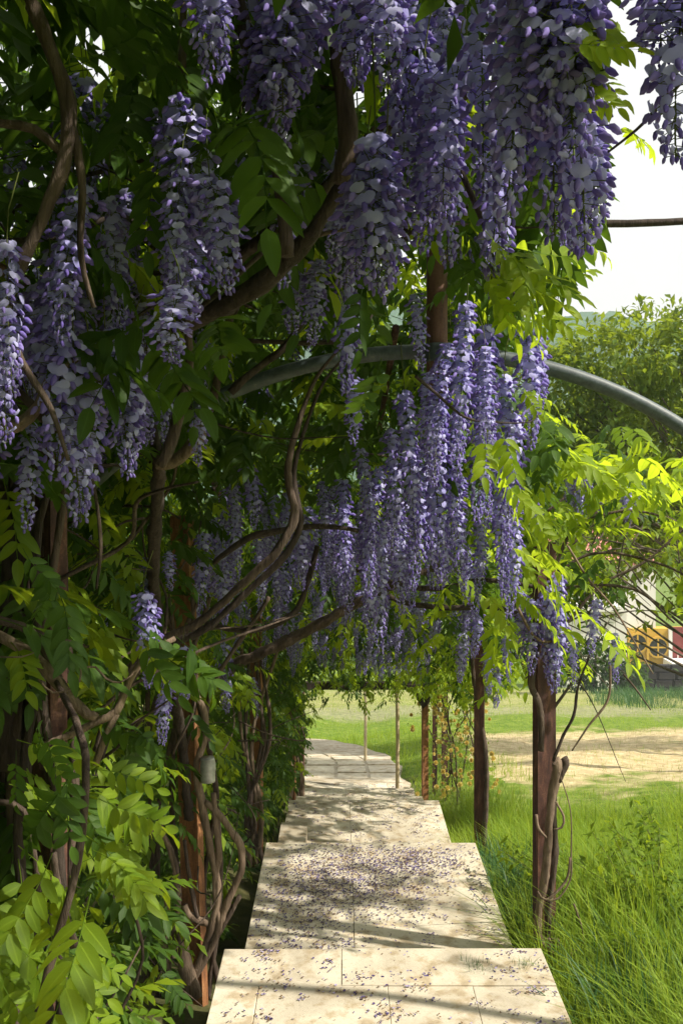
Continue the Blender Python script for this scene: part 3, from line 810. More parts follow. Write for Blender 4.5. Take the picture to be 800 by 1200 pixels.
# --- C and D trunks
for key, x, y, n in (('C', -0.72, 7.4, 6), ('D', -0.64, 11.0, 5)):
    for k in range(n):
        a = random.uniform(-.16, .2); zz = zg(x, y)
        stem(key, [(x + a, y - .1, zz - .1), (x + a * .4 + random.uniform(-.1, .1), y - .08, zz + .5), (x + a * .6 + random.uniform(-.12, .12), y - .05, zz + 1.1), (x + random.uniform(-.2, .3), y, zz + 1.8 - .25 * (key == 'D'))],
             [.026, .02, .016, .013], random.choice((M_BARKPALE, M_BARK)), 'trunk' if k < 2 else 'stem')
# --- plant E on the right post
dE = 4.70
stem('E', pxs([(665, 1150), (648, 1122), (631, 1094), (632, 1060), (640, 1013), (645, 947), (652, 900), (650, 893)], dE), [rpx(8, dE), rpx(8, dE), rpx(9, dE), rpx(10, dE), rpx(14, dE)], M_BARKPALE, 'trunk')
stem('E', pxs([(652, 915), (662, 896), (660, 890)], dE), [rpx(10, dE), rpx(11, dE)], M_BARK, 'cut_stem')
stem('E', pxs([(640, 1125), (643, 1060), (650, 1000), (648, 950), (651, 920)], dE + .02), [rpx(8, dE), rpx(7, dE)], M_BARK)
stem('E', pxs([(633, 880), (634, 850), (631, 825), (622, 800), (628, 760), (650, 720), (640, 660)], dE - .02), [rpx(7, dE), rpx(8, dE), rpx(7, dE)], M_BARK)
stem('E', pxs([(648, 892), (660, 862), (672, 838), (677, 805), (690, 770)], dE), [rpx(4, dE), rpx(3.5, dE), rpx(2, dE)], M_BARKDARK)
tendril('E', [(651, 940), (660, 957), (658, 970), (648, 972)], dE - .05, 3)
tendril('E', [(668, 1005), (663, 1032), (640, 1055), (630, 1045)], dE - .08, 3)
tendril('E', [(640, 1056), (655, 1052), (668, 1030), (669, 1000), (668, 950), (655, 905)], dE - .08, 2)
tendril('E', [(628, 955), (630, 970), (640, 982)], dE - .06, 4)
tendril('E', [(715, 780), (712, 820), (690, 850), (670, 880)], dE - .1, 3)
tendril('E', [(665, 640), (690, 680), (720, 715), (765, 790)], dE - .2, 3)
tendril('E', [(730, 790), (745, 808), (762, 832)], dE - .2, 2.5, M_BARK)
tendril('E', [(600, 700), (625, 745), (645, 752), (657, 742)], dE - .1, 3.5)
tendril('E', [(672, 1060), (682, 1090), (683, 1120)], dE - .05, 2.5, M_BARKPALE)
tendril('E', [(640, 1100), (665, 1112), (700, 1115)], dE - .05, 2.5, M_BARKPALE)
for k in range(5):
    tendril('E', [(640 + 3 * k, 1100), (655 + 5 * k, 1130 + random.uniform(-10, 10)), (668 + 8 * k, 1165)], dE - .06, 2.6, M_BARKPALE)
# arching stems of E over the grass on the right
for lst in ([(630, 780), (660, 640), (720, 600), (790, 610), (860, 650)], [(640, 760), (700, 690), (760, 655), (820, 600)], [(630, 720), (690, 610), (760, 570), (850, 560)], [(620, 700), (690, 650), (770, 660), (850, 700)],
            [(640, 600), (700, 560), (760, 575), (830, 540)], [(600, 720), (660, 690), (740, 690), (790, 730)]):
    stem('E', pxs(lst, random.uniform(4.7, 5.6)), [.010, .008, .005], random.choice((M_BARK, M_BARKDARK)))
# --- plant F: trunk on the off-frame right post and arms overhead
stem('F', [(1.12, 2.2, -.1), (1.04, 2.25, .8), (1.12, 2.3, 1.7), (1.0, 2.3, 2.6), (0.78, 2.1, 3.45), (0.4, 1.8, 3.5), (0.0, 1.6, 3.5)], [.03, .028, .024, .02], M_BARK, 'trunk')
stem('F', [(0.75, 2.1, 3.45), (0.5, 1.5, 3.2), (0.3, 1.15, 3.0), (0.1, 1.0, 2.95)], [.014, .01, .007], M_BARKDARK)
stem('F', pxs([(712, 178), (745, 152), (775, 122), (830, 60)], 1.05), [rpx(2.6, 1.05), rpx(4, 1.05), rpx(4, 1.05)], M_BARKDARK, 'twig', 0.05, 6)
stem('F', pxs([(640, 60), (670, 110), (695, 130), (712, 143)], 1.18), [rpx(4, 1.18), rpx(4, 1.18), rpx(2.5, 1.18)], M_BARKDARK, 'twig', 0.05, 6)
stem('F', pxs([(540, 200), (570, 270), (590, 330), (610, 350)], 1.5), [rpx(7, 1.5), rpx(5, 1.5)], M_BARKDARK)
stem('G', [(1.16, 7.4, zg(1.1, 7.4)), (1.2, 7.42, -.2), (1.1, 7.45, .5), (1.0, 7.3, 1.3), (0.5, 7.0, 1.8), (0, 6.6, 2.0)], [.022, .018, .014, .01], M_BARK, 'trunk')

# --- auto stems through the roof (each vine keeps a few countable ones, fine twigs are joined)
TW = {k: Geo() for k in VINES}
def nearest(p):
    best, bk = 1e9, None
    for k, v in VINES.items():
        x, y = v['xy']
        d = abs(y - p[1]) + 0.9 * abs(x - p[0])
        if d < best: best, bk = d, k
    return bk
SKY = [(715, -40), (1200, -40), (1200, 345), (740, 340), (690, 352), (640, 400), (655, 370), (690, 330), (698, 240), (712, 215), (712, 100)]
OPEN = [(372, 806), (490, 808), (535, 830), (570, 830), (575, 1000), (645, 1125), (690, 1230), (225, 1230), (258, 1108), (288, 1085), (318, 990), (338, 935), (366, 905)]
FIELD = [(572, 815), (605, 815), (618, 800), (665, 812), (700, 790), (1300, 790), (1300, 1300), (640, 1300)]
HOUSE = [(690, 612), (775, 600), (778, 740), (900, 735), (900, 900), (715, 830), (735, 745), (660, 748), (660, 712), (735, 700)]
RVIEW = [(636, 352), (690, 345), (1000, 320), (1000, 545), (800, 525), (720, 480), (640, 470), (600, 452), (596, 405)]
ARCHL = [(262, 435), (330, 398), (450, 385), (500, 385), (500, 440), (450, 442), (340, 458), (290, 482)]
POLE = [(492, 262), (532, 262), (532, 412), (492, 412)]
CENTRE = [(395, 130), (480, 60), (560, 0), (690, 0), (700, 270), (600, 300), (615, 420), (640, 720), (560, 700), (380, 690), (370, 540), (460, 440), (450, 350), (400, 330)]
def keep(p, flower=False):
    if p[1] < 0.3: return True
    px, py = proj(p)
    if px < -250 or px > 1050 or py < -300 or py > 1400: return True
    if inpoly(px, py, SKY) and p[1] < 12: return False
    if p[1] < 7.5 and inpoly(px, py, RVIEW): return False
    if p[1] < 3.5 and (inpoly(px, py, ARCHL) or inpoly(px, py, POLE)): return False
    if inpoly(px, py, OPEN): return False
    if inpoly(px, py, FIELD): return False
    if inpoly(px, py, HOUSE) and random.random() < (0.9): return False
    if not flower and p[1] < (1.75 if py < 345 else 3.0) and inpoly(px, py, CENTRE) and random.random() < 0.85: return False
    return True
for k in range(150):
    y = random.uniform(1.0, 11); x = random.uniform(-1.6, 0.9)
    z = roof_z(x, y) + random.uniform(-.15, .5)
    p = np.array((x, y, z)); ang = random.uniform(0, 6.28); L = random.uniform(.5, 1.3)
    pts = [p]
    for q in range(4):
        ang += random.uniform(-.6, .6)
        pts.append(pts[-1] + np.array((math.cos(ang), math.sin(ang) * .8, random.uniform(-.25, .2))) * L / 4)
    if not all(keep(q) for q in pts): continue
    if min(q[1] for q in pts) < 1.3: continue
    r = random.uniform(.003, .011)
    key = nearest(p)
    if k < 45: stem(key, pts, [r * 1.2, r, r * .7, r * .2], random.choice((M_BARK, M_BARKDARK)), sides=6)
    else: tube(TW[key], pts, [r * .8, r * .6, r * .3], 5, 0.05, 0.08)
for k in range(75):    # thin dark branches through the near roof
    p = np.array((U(-1.3, .35), U(1.7, 3.4), 0.0)); p[2] = roof_z(p[0], p[1]) + U(-.35, .75)
    ang = U(0, 6.28); L = U(.5, 1.2); pts = [p]
    for q in range(5):
        ang += U(-.7, .7); pts.append(pts[-1] + np.array((math.cos(ang), math.sin(ang) * .5, U(-.5, .35))) * L / 5)
    if min(q[1] for q in pts) < 1.5 or not all(keep(q, True) for q in pts): continue
    r = U(.0025, .0065); stem(nearest(p), pts, [r * 1.2, r, r * .7, r * .25], M_BARKDARK, 'twig', .12, 6)
for k in range(170):   # twigs in the left wall
    y = random.uniform(2.0, 9.5); x = random.uniform(-1.7, -0.65); z = zg(x, y) + random.uniform(.1, 2.4)
    p = np.array((x, y, z)); pts = [p]
    d = np.array((random.uniform(-.6, .8), random.uniform(-.5, .5), random.uniform(-.2, 1.0)))
    for q in range(4):
        d = d + np.array((random.uniform(-.4, .4), random.uniform(-.4, .4), random.uniform(-.4, .3)))
        pts.append(pts[-1] + d / np.linalg.norm(d) * random.uniform(.12, .28))
    if not all(keep(q) for q in pts): continue
    r = random.uniform(.003, .008); tube(TW[nearest(p)], pts, [r, r * .8, r * .4], 5, 0.05, 0.08)
for k, g in TW.items():
    if g.v: obj('twigs', g.mesh('twigs', M_BARK, True), VINES[k]['o'])['kind'] = 'stuff'

# --- flower clusters
def cluster(key, top, length, kind=None, detail=False, yaw=None, lean=0.0):
    kind = kind or ('fat' if length < 0.28 else 'mid' if length < 0.42 else 'long')
    L, full, ax, fr = random.choice(RACEMES[kind])
    s = length / L
    sxy = min(max(s, 0.75), 1.2)
    m4 = Matrix.Translation(Vector(top)) @ Matrix.Rotation(random.uniform(-.1, .1) + lean, 4, 'Y') @ Matrix.Rotation(random.uniform(-.08, .08), 4, 'X') @ Matrix.Rotation(random.uniform(0, 6.28), 4, 'Z') @ Matrix.Diagonal((sxy, sxy, s, 1))
    vo = VINES[key]['o']
    if not detail: return obj('flower_cluster', full, vo, m4)
    o = obj('flower_cluster', ax, vo, m4)
    for m, sc, op, p0, p1, tn in fr:
        me = min(FLORET, key=lambda q: abs(q[0] - op))[1]
        mm = Matrix(m.tolist()) @ Matrix.Diagonal((sc, sc, sc, 1))
        obj('floret', me, o, mm, local=True)
    return o
FL = [  # px, top py, bottom py, distance, plant, kind
 (588,-50,215,1.22,'F','mid'),(622,-40,265,1.14,'F','mid'),(655,-40,292,1.10,'F','mid'),(668,-30,272,1.18,'F','mid'),(560,-40,225,1.30,'F','mid'),
 (604,70,330,1.35,'F','mid'),(640,90,300,1.26,'F','mid'),(577,170,352,1.45,'F','thin'),(668,120,285,1.22,'F','mid'),(545,40,262,1.42,'F','mid'),
 (688,120,262,1.30,'F','thin'),(530,110,312,1.52,'F','mid'),(612,-60,150,1.08,'F','fat'),(640,-60,180,1.06,'F','fat'),(652,-70,140,1.08,'F','fat'),
 (808,-60,182,0.98,'F','fat'),(800,-90,70,1.02,'F','fat'),(832,-60,150,0.96,'F','fat'),
 (440,158,342,1.42,'A','fat'),(428,200,320,1.46,'A','fat'),(455,190,335,1.40,'A','fat'),(500,60,272,1.48,'F','mid'),(512,140,300,1.55,'F','mid'),(430,-50,95,1.45,'A','fat'),(452,-30,112,1.42,'A','fat'),
 (482,-60,150,1.55,'F','mid'),(470,100,230,1.6,'F','fat'),(410,-50,90,1.5,'A','fat'),(520,0,180,1.6,'F','mid'),
 (310,-40,152,1.55,'A','fat'),(346,-40,135,1.52,'A','fat'),(326,30,180,1.58,'A','fat'),(362,-40,110,1.6,'A','fat'),(290,-20,120,1.7,'A','thin'),
 (238,-60,92,1.42,'A','fat'),(262,-60,60,1.5,'A','fat'),(205,108,272,1.52,'A','fat'),(190,120,240,1.6,'A','thin'),(214,190,362,1.5,'A','mid'),(246,205,340,1.5,'A','fat'),
 (184,230,335,1.7,'A','fat'),(215,335,425,1.42,'A','fat'),(230,260,370,1.6,'A','fat'),(100,215,405,1.58,'A','mid'),(80,262,460,1.68,'A','mid'),(128,225,390,1.68,'A','mid'),
 (60,325,560,1.62,'A','mid'),(84,395,612,1.6,'A','mid'),(44,330,480,1.8,'A','mid'),(120,380,560,1.82,'A','mid'),(150,395,545,1.9,'A','mid'),(140,320,470,1.85,'A','mid'),
 (8,275,460,1.42,'A','mid'),(10,430,612,1.7,'A','mid'),(36,490,620,1.72,'A','thin'),(-12,330,520,1.5,'A','mid'),(196,395,520,2.3,'A','mid'),(176,420,520,2.4,'A','mid'),(105,440,600,1.75,'A','thin'),
 (24,340,470,2.0,'A','mid'),(160,300,420,2.0,'A','mid'),(110,330,470,2.1,'A','mid'),(245,470,545,2.5,'A','thin'),(70,180,330,2.0,'A','mid'),(150,220,360,2.1,'A','mid'),(280,180,310,2.2,'A','mid'),(350,180,320,2.3,'A','mid'),(300,230,350,2.5,'A','mid'),(380,120,260,2.2,'A','mid'),
 (406,315,462,2.2,'A','mid'),(376,300,402,2.1,'A','mid'),(358,305,392,2.2,'A','mid'),(414,440,520,2.3,'A','thin'),(488,340,432,2.4,'F','thin'),(395,190,300,2.0,'A','mid'),
 (548,345,560,2.6,'F','long'),(572,370,612,2.8,'F','long'),(530,395,570,2.7,'F','long'),(592,430,645,3.1,'E','long'),(516,465,682,3.2,'F','long'),(476,450,645,3.2,'F','long'),
 (460,495,655,3.5,'F','long'),(580,530,700,3.6,'E','long'),(602,585,725,3.6,'E','long'),(420,520,650,3.6,'B','long'),(400,555,700,4.0,'B','long'),(430,595,755,4.2,'B','long'),
 (448,605,765,4.4,'G','long'),(492,515,690,3.4,'F','long'),(540,550,690,3.6,'F','long'),(562,590,705,3.9,'E','long'),(385,585,690,4.4,'B','long'),(612,375,525,2.8,'E','mid'),
 (624,380,480,2.9,'E','thin'),(506,430,560,2.9,'F','long'),(556,440,610,3.0,'F','long'),(566,400,540,2.5,'F','long'),(536,480,640,3.3,'F','long'),(600,480,600,3.2,'E','mid'),
 (445,540,700,3.8,'F','long'),(470,580,720,4.0,'F','long'),(412,610,730,4.4,'B','long'),(375,560,650,4.2,'B','long'),(590,620,700,3.8,'E','mid'),(520,600,690,4.0,'F','mid'),(500,560,690,3.9,'F','long'),
 (169,690,805,2.25,'A','mid'),(203,785,872,2.9,'B','mid'),(216,755,825,3.1,'B','mid'),(240,622,712,4.0,'B','mid'),(275,560,690,4.2,'B','long'),(300,625,722,4.4,'B','long'),(322,640,705,4.5,'B','mid'),
 (200,645,692,3.5,'B','thin'),(290,540,620,3.8,'B','mid'),(262,640,730,4.3,'B','mid'),(345,560,640,4.2,'B','mid'),(355,600,690,4.6,'B','mid'),
 (640,685,800,4.6,'E','mid'),(656,715,812,4.6,'E','mid'),(650,670,770,4.7,'E','mid'),(628,700,790,4.6,'E','mid'),(668,740,800,4.7,'E','thin'),(605,690,770,4.7,'E','mid'),
 (680,545,615,5.0,'E','mid'),(730,565,618,5.0,'E','mid'),(702,555,602,5.1,'E','thin'),(662,555,610,4.9,'E','mid'),(745,560,605,5.2,'E','thin'),(690,560,600,4.9,'E','mid'),
 (722,740,800,5.0,'E','thin'),(700,700,770,5.1,'E','thin'),(570,760,815,6.2,'G','mid'),(590,745,800,6.2,'G','mid'),(545,740,800,6.4,'G','mid'),(555,700,770,5.8,'G','mid'),(580,780,830,7,'G','mid'),
]
def fkey(px, d): return px
for (px, t, b, d, key, kind) in FL:
    cluster(key, P(px + random.uniform(-3, 3), t, d), max(0.12, (b - t) * d / F), kind, detail=(d < 1.5 and 380 < px < 830) or (d < 1.44))
    # the stalk that carries it up into the roof
# many more under the roof further down the slope
cnt = 0
while cnt < 170:
    y = random.uniform(4.6, 11.0); x = random.uniform(-0.8, 1.05)
    z = roof_z(x, y) - random.uniform(0.05, 0.45)
    L = random.uniform(.24, .48)
    tip = np.array((x, y, z - L))
    if not keep(tip, True): continue
    px, py = proj(tip)
    if py > 800: continue
    cluster(nearest((x, y)), (x, y, z), L); cnt += 1
cnt = 0
while cnt < 60:     # a few up in the near roof
    y = random.uniform(1.9, 4.5); x = random.uniform(-1.3, .6); z = roof_z(x, y) + random.uniform(.1, .7); L = random.uniform(.2, .36)
    p = np.array((x, y, z - L))
    if not keep(p, True) or not keep((x, y, z), True): continue
    cluster(nearest((x, y)), (x, y, z), L); cnt += 1
cnt = 0
while cnt < 22:     # and on the left wall, deeper in
    y = random.uniform(4.6, 9); x = random.uniform(-1.5, -.7); z = zg(x, y) + random.uniform(1.4, 2.3); L = random.uniform(.2, .36)
    if not keep((x, y, z - L), True): continue
    cluster(nearest((x, y)), (x, y, z), L); cnt += 1

# --- leaves
LV = []     # (matrix, key, material, template, explicit)
def leaf_between(base, tip, key, mat='g', up=(0, -0.6, 1), explicit=True):
    base = np.array(base); tip = np.array(tip); d = tip - base; s = np.linalg.norm(d) / (LEAF_L * 1.25) * (.84 if mat == 'm' else 1)
    m = basis(d, np.array(up) + RNG.normal(0, .42, 3)) @ np.diag((s, s, s, 1)); m[:3, 3] = base
    LV.append((m, key, mat, random.randrange(len(LEAFSPEC)), explicit))
def leaf_rand(p, key, mat='g', smin=.75, smax=1.15, droop=(-.9, .15)):
    a = random.uniform(0, 2 * math.pi)
    d = np.array((math.cos(a), math.sin(a), random.uniform(*droop)))
    s = random.uniform(smin, smax)
    m = basis(d, np.array((random.uniform(-.4, .4), random.uniform(-.4, .4), 1.0))) @ np.diag((s, s, s, 1)); m[:3, 3] = p
    LV.append((m, key, mat, random.randrange(len(LEAFSPEC)), False))
# sprays placed from the photograph: base px, tip px, distance
def spray(lst, d, key, mat, up=(0, -0.6, 1)):
    for x0, y0, x1, y1 in lst:
        dd = d * random.uniform(.96, 1.06)
        leaf_between(P(x0, y0, dd), P(x1, y1, dd * random.uniform(.93, 1.08)), key, mat, up)
spray([(95, 915, 232, 985), (110, 900, 215, 940), (120, 930, 228, 1005)], 1.55, 'A', 'm', (.2, -.8, 1))
spray([(95, 985, 215, 1075), (105, 1000, 205, 1050), (120, 1010, 218, 1110)], 1.65, 'A', 'm', (.2, -.8, 1))
spray([(45, 1120, 160, 1195), (70, 1165, 185, 1215), (70, 1110, 185, 1150), (0, 1150, 70, 1230), (-20, 1110, 60, 1180), (-30, 1180, 60, 1250)], 1.5, 'A', 'm', (.2, -.8, 1))
spray([(75, 905, 15, 1035), (70, 900, 100, 1010), (60, 950, 5, 1000), (55, 850, 10, 900), (50, 860, 70, 915), (20, 880, 0, 960)], 1.4, 'A', 'g', (.1, -1, .4))
spray([(60, 690, 98, 800), (58, 700, 25, 720), (62, 690, 50, 780), (56, 650, 75, 740), (30, 640, 70, 700)], 1.5, 'A', 'g', (0, -1, .5))
spray([(170, 740, 205, 835), (205, 740, 290, 812), (160, 740, 235, 760), (180, 760, 262, 790), (150, 870, 120, 950), (160, 850, 200, 900), (130, 850, 170, 905)], 1.9, 'A', 'g', (0, -.8, 1))
spray([(190, 190, 210, 310), (180, 180, 175, 290), (200, 230, 195, 320), (150, -20, 180, 60), (175, -20, 195, 75), (140, -40, 160, 50)], 1.6, 'A', 'g', (0, -1, .1))
spray([(390, 90, 400, 180), (370, 80, 350, 140), (430, 330, 425, 420), (440, 420, 436, 520), (400, 100, 380, 160)], 1.7, 'A', 'g', (0, -1, .2))
# bright leaves against the sky, right of the clusters
spray([(575, 290, 690, 330), (570, 300, 665, 375), (580, 300, 705, 335), (560, 300, 640, 390), (590, 280, 710, 300), (590, 330, 690, 350), (600, 300, 640, 370), (565, 270, 640, 330), (600, 320, 680, 352), (560, 320, 600, 380)], 1.28, 'F', 'y', (.1, -.75, .8))
spray([(660, 60, 775, 5), (660, 50, 768, 40), (670, 70, 752, 95), (670, 80, 738, 128), (660, 20, 760, -25)], 1.05, 'F', 'y', (.1, -1, .5))
spray([(660, 250, 735, 238), (665, 270, 730, 300), (660, 240, 715, 215), (735, 155, 775, 165)], 1.5, 'F', 'y', (.1, -.8, .8))
spray([(600, 372, 655, 398), (610, 370, 690, 378), (600, 450, 665, 472), (590, 500, 610, 570), (575, 530, 625, 605), (560, 510, 575, 560), (590, 560, 640, 610), (605, 455, 640, 490), (600, 375, 660, 380)], 1.75, 'F', 'y', (.1, -.8, .8))
spray([(620, 515, 720, 525), (640, 530, 745, 550), (610, 520, 690, 560), (650, 560, 600, 600), (660, 540, 770, 530), (700, 555, 790, 550), (710, 570, 800, 560), (740, 530, 830, 560), (640, 540, 700, 535), (750, 550, 800, 600),
       (690, 520, 650, 545), (720, 545, 780, 530), (600, 610, 665, 630), (620, 600, 690, 615), (780, 550, 840, 540)], 3.6, 'E', 'y', (.2, -.5, 1))
spray([(590, 680, 650, 720), (600, 660, 665, 690), (610, 700, 680, 740), (560, 690, 620, 740), (640, 700, 720, 720), (600, 720, 580, 790), (620, 640, 660, 660), (700, 740, 765, 790), (580, 650, 640, 665), (570, 720, 590, 800), (650, 740, 700, 735), (690, 620, 760, 610), (700, 730, 770, 770)], 4.0, 'E', 'y', (.2, -.5, 1))
spray([(600, 560, 640, 600), (610, 590, 660, 640), (590, 640, 650, 650), (630, 660, 690, 700)], 3.2, 'F', 'y', (.2, -.6, 1))

def scatter(n, fn, matf, keyf=None, smin=.8, smax=1.15):
    done = tries = 0
    while done < n and tries < n * 12:
        tries += 1
        p = fn()
        if p is None or not keep(p): continue
        if 0 < p[1] < 1.25:
            px, py = proj(p)
            if -150 < px < 950 and -200 < py < 1300: continue
        # tip must stay clear too
        leaf_rand(p, (keyf or nearest)(p), matf(p), smin, smax)
        q = p + (LV[-1][0][:3, 0] * LEAF_L * 1.1)
        if not keep(q) or not keep((p + q) / 2): LV.pop(); continue
        done += 1
U = random.uniform
def roof_pt():
    y = U(-2.6, 10.5); x = U(-2.3, 1.0)
    if y < .7 and x > .05: return None
    return np.array((x, y, roof_z(x, y) + .02 + 0.95 * random.random() ** 1.3 + (.25 if y < 1.5 else 0)))
def roof_near():
    y = U(1.6, 5.0); x = U(-2.7, .95)
    return np.array((x, y, roof_z(x, y) + U(-.25, .9)))
def left_pt():
    y = U(1.6, 12.5); x = -0.72 - abs(random.gauss(0, .7))
    if y > 8: x += .2
    h = 2.5 if y < 8 else 2.5 - .25 * (y - 8)
    return np.array((x, y, zg(x, y) + U(.05, h)))
def left_near():
    p = np.array((U(-1.5, -.2), U(1.45, 3.0), U(.3, 2.1)))
    px, py = proj(p)
    lim = np.interp(py, [600, 850, 1000, 1080, 1200], [190, 205, 195, 180, 170])
    if px > lim - 30 or py < 600: return None
    return p
def far_end():
    y = U(6, 12.5); x = U(-1.2, 1.5)
    return np.array((x, y, roof_z(x, y) + U(-.55, .3)))
def right_e():
    return np.array((random.gauss(1.55, .55), random.gauss(5.1, .5), random.gauss(2.05, .33)))
def right_g():
    return np.array((random.gauss(1.2, .28), U(6.3, 9.5), 0)) + np.array((0, 0, 1)) * 0
def right_g2():
    p = right_g(); p[2] = roof_z(p[0], p[1]) + random.gauss(-.35, .3); return p
mg = lambda p: 'g' if random.random() < .85 else 'y'
def roof_shade():  # leaves above the view, added to keep sun off the canopy
    y = U(-2.5, 4.2); x = U(-2.8, .45 if y < 2.6 else .8)
    z = U(3.0, 4.5)
    if y > .3 and z < 2.24 + .56 * y: return None
    if y < .7 and x > .05: return None
    return np.array((x, y, z))
def left_back_shade():  # leaf wall out of view behind the camera, added to block light
    y = U(-2.5, 1.6); x = U(-2.2, -.9); return np.array((x, y, zg(x, y) + U(.0, 3.2)))
scatter(2600, roof_shade, mg)
def roof_left():
    y = U(2.4, 6.5); x = U(-3.2, -.5); return np.array((x, y, roof_z(max(x, -1.6), y) + U(.5, 2.3)))
scatter(1300, roof_left, mg)
scatter(1000, left_back_shade, mg)
scatter(4600, roof_pt, mg)
scatter(2000, roof_near, mg)
scatter(2900, left_pt, lambda p: ('y' if random.random() < .5 else 'm') if p[1] > 5.5 and p[2] > .6 else 'm' if random.random() < .4 else 'g')  # yellower leaves further in put the backlit glow into the colour
scatter(200, left_near, lambda p: 'm' if random.random() < .6 else 'g', smin=.6, smax=.95)
scatter(1500, far_end, lambda p: 'y' if random.random() < .4 else 'g')
scatter(230, right_e, lambda p: 'y' if random.random() < .75 else 'g', lambda p: 'E')
scatter(260, right_g2, lambda p: 'y' if random.random() < .7 else 'g', lambda p: 'G')

for k in range(150):
    x = U(-.8, 1.15); leaf_rand(np.array((x, U(10.5, 11.2), zb + U(-.02, .35) - .10 * abs(math.sin(3 * x)) - (.28 if x < -.35 else 0))), 'D' if x < .3 else 'G', random.choice('gmy'), .6, .9)
# sort: largest in view become objects, the rest one mesh per plant and material
byk = {k: [] for k in VINES}
for L_ in LV: byk[L_[1]].append(L_)
for key, lst in byk.items():
    def rank(q):
        p = q[0][:3, 3] + q[0][:3, 0] * .12
        if p[1] < .4: return 99
        px, py = proj(p)
        inside = -20 < px < 820 and -20 < py < 1220
        return (0 if q[4] else 1) * (.01 if q[4] else 1) + (p[1] if inside else 50 + abs(p[1]))
    lst.sort(key=rank)
    vo = VINES[key]['o']
    single = [q for q in lst if rank(q) < 45][:285]
    ids = set(map(id, single)); rest = [q for q in lst if id(q) not in ids]
    for i, (m, k_, mt, ti, ex) in enumerate(single):
        m4 = Matrix(m.tolist())
        if ex and m[1, 3] < 2.2:
            o = obj('leaf', LEAFMESH[mt, 'r', ti], vo, m4)
            for fm, l in LEAFSPEC[ti][1]:
                obj('leaflet', LEAFMESH[mt, 'l', random.randrange(3)], o, Matrix(fm.tolist()) @ Matrix.Diagonal((l, l, l, 1)), local=True)
        else:
            obj('leaf', LEAFMESH[mt, ti], vo, m4)
    for mt, mm in (('g', M_LEAF_FAR), ('y', M_YOUNG_FAR), ('m', M_MID_FAR)):
        sub = [q for q in rest if q[2] == mt]
        if not sub: continue
        me = batch('foliage', T_LO, [q[3] for q in sub], np.array([q[0] for q in sub]), RNG.uniform(0, 1, len(sub)), [mm])
        o = obj('foliage', me, vo); o['kind'] = 'stuff'

# ------------------------------------------------------------------ trees and shrubs behind
def simple_leaf(rows=2, wd=.5):
    g = Geo(); leaflet(g, np.eye(4), 1.0, wd, rows, .25, .3); return g.arrays()
TREELEAF = [simple_leaf(2, .5), simple_leaf(2, .42)]
def tree(name, label, cat, x, y, h, blobs, nleaf, lsize, mat, group=None, trunk_r=.12, bare=0, trunkmat=M_TRUNK, keepf=True, base=None):
    """blobs: (dx, dy, dz, rx, ry, rz) ellipsoids of the crown about the foot"""
    z0 = zg(x, y) if base is None else base
    o = thing(name, label, cat, (x, y, z0), group)
    g = Geo()
    mainp = [(x, y, z0 - .3), (x + U(-.1, .1), y, z0 + h * .3), (x + U(-.2, .2), y + U(-.2, .2), z0 + h * .62), (x + U(-.2, .2), y, z0 + h * .9)]
    tube(g, mainp, [trunk_r, trunk_r * .75, trunk_r * .45, trunk_r * .12], 8, .25, .1)
    for bl in blobs:
        for k in range(4):
            u = U(.2, .7); a = np.array(mainp[1]) * (1 - u) + np.array(mainp[2]) * u
            e = np.array((x + bl[0] + U(-.7, .7) * bl[3], y + bl[1] + U(-.7, .7) * bl[4], z0 + bl[2] + U(-.5, .8) * bl[5]))
            tube(g, [a, (a + e) / 2 + np.array((0, 0, -.1 * h * .2)), e], [trunk_r * .4, trunk_r * .22, trunk_r * .06], 6, .2, .1)
    for k in range(bare):
        bl = random.choice(blobs)
        a = np.array((x + bl[0] + U(-.6, .6) * bl[3], y + bl[1] + U(-.6, .6) * bl[4], z0 + bl[2] + U(-.9, .2) * bl[5]))
        d = np.array((U(-1, 1), U(-.4, .4), U(-.3, .7))); d /= np.linalg.norm(d); Lb = U(.5, 1.5)
        if keepf and random.random() < .75 and (inpoly(*proj(a + d * Lb * .6), HOUSE) or inpoly(*proj(a), HOUSE)): continue
        tube(g, [a, a + d * Lb * .5 + np.array((0, 0, U(0, .15))), a + d * Lb + np.array((0, 0, U(-.35, .05)))], [.010, .007, .003], 5, .1, .05)
    obj('trunk', g.mesh('trunk', trunkmat, True), o)
    vol = np.array([b[3] * b[4] * b[5] for b in blobs]) ** .67; vol /= vol.sum()
    Ms = []
    nclump = max(6, nleaf // 26); cl = []
    for k in range(nclump):
        bl = blobs[RNG.choice(len(blobs), p=vol)]
        d = RNG.normal(0, 1, 3); d /= np.linalg.norm(d); rr = U(.45, 1.06) ** .6
        cl.append((np.array((x + bl[0] + d[0] * bl[3] * rr, y + bl[1] + d[1] * bl[4] * rr, z0 + bl[2] + d[2] * bl[5] * rr)), d, min(bl[3:6])))
    for k in range(nleaf):
        c_, d_, rr = cl[k % nclump]
        p = c_ + RNG.normal(0, 1, 3) * rr * .16
        if keepf and (not keep(p)): continue
        dr = RNG.normal(0, .7, 3) + d_ * .5; dr[2] -= .25
        s = lsize * U(.7, 1.25)
        m = basis(dr, np.array((U(-.6, .6), U(-.6, .6), 1))) @ np.diag((s, s, s, 1)); m[:3, 3] = p
        Ms.append(m)
    me = batch('crown', TREELEAF, RNG.integers(0, 2, len(Ms)), np.array(Ms), RNG.uniform(0, 1, len(Ms)), [mat])
    obj('crown', me, o)
    return o
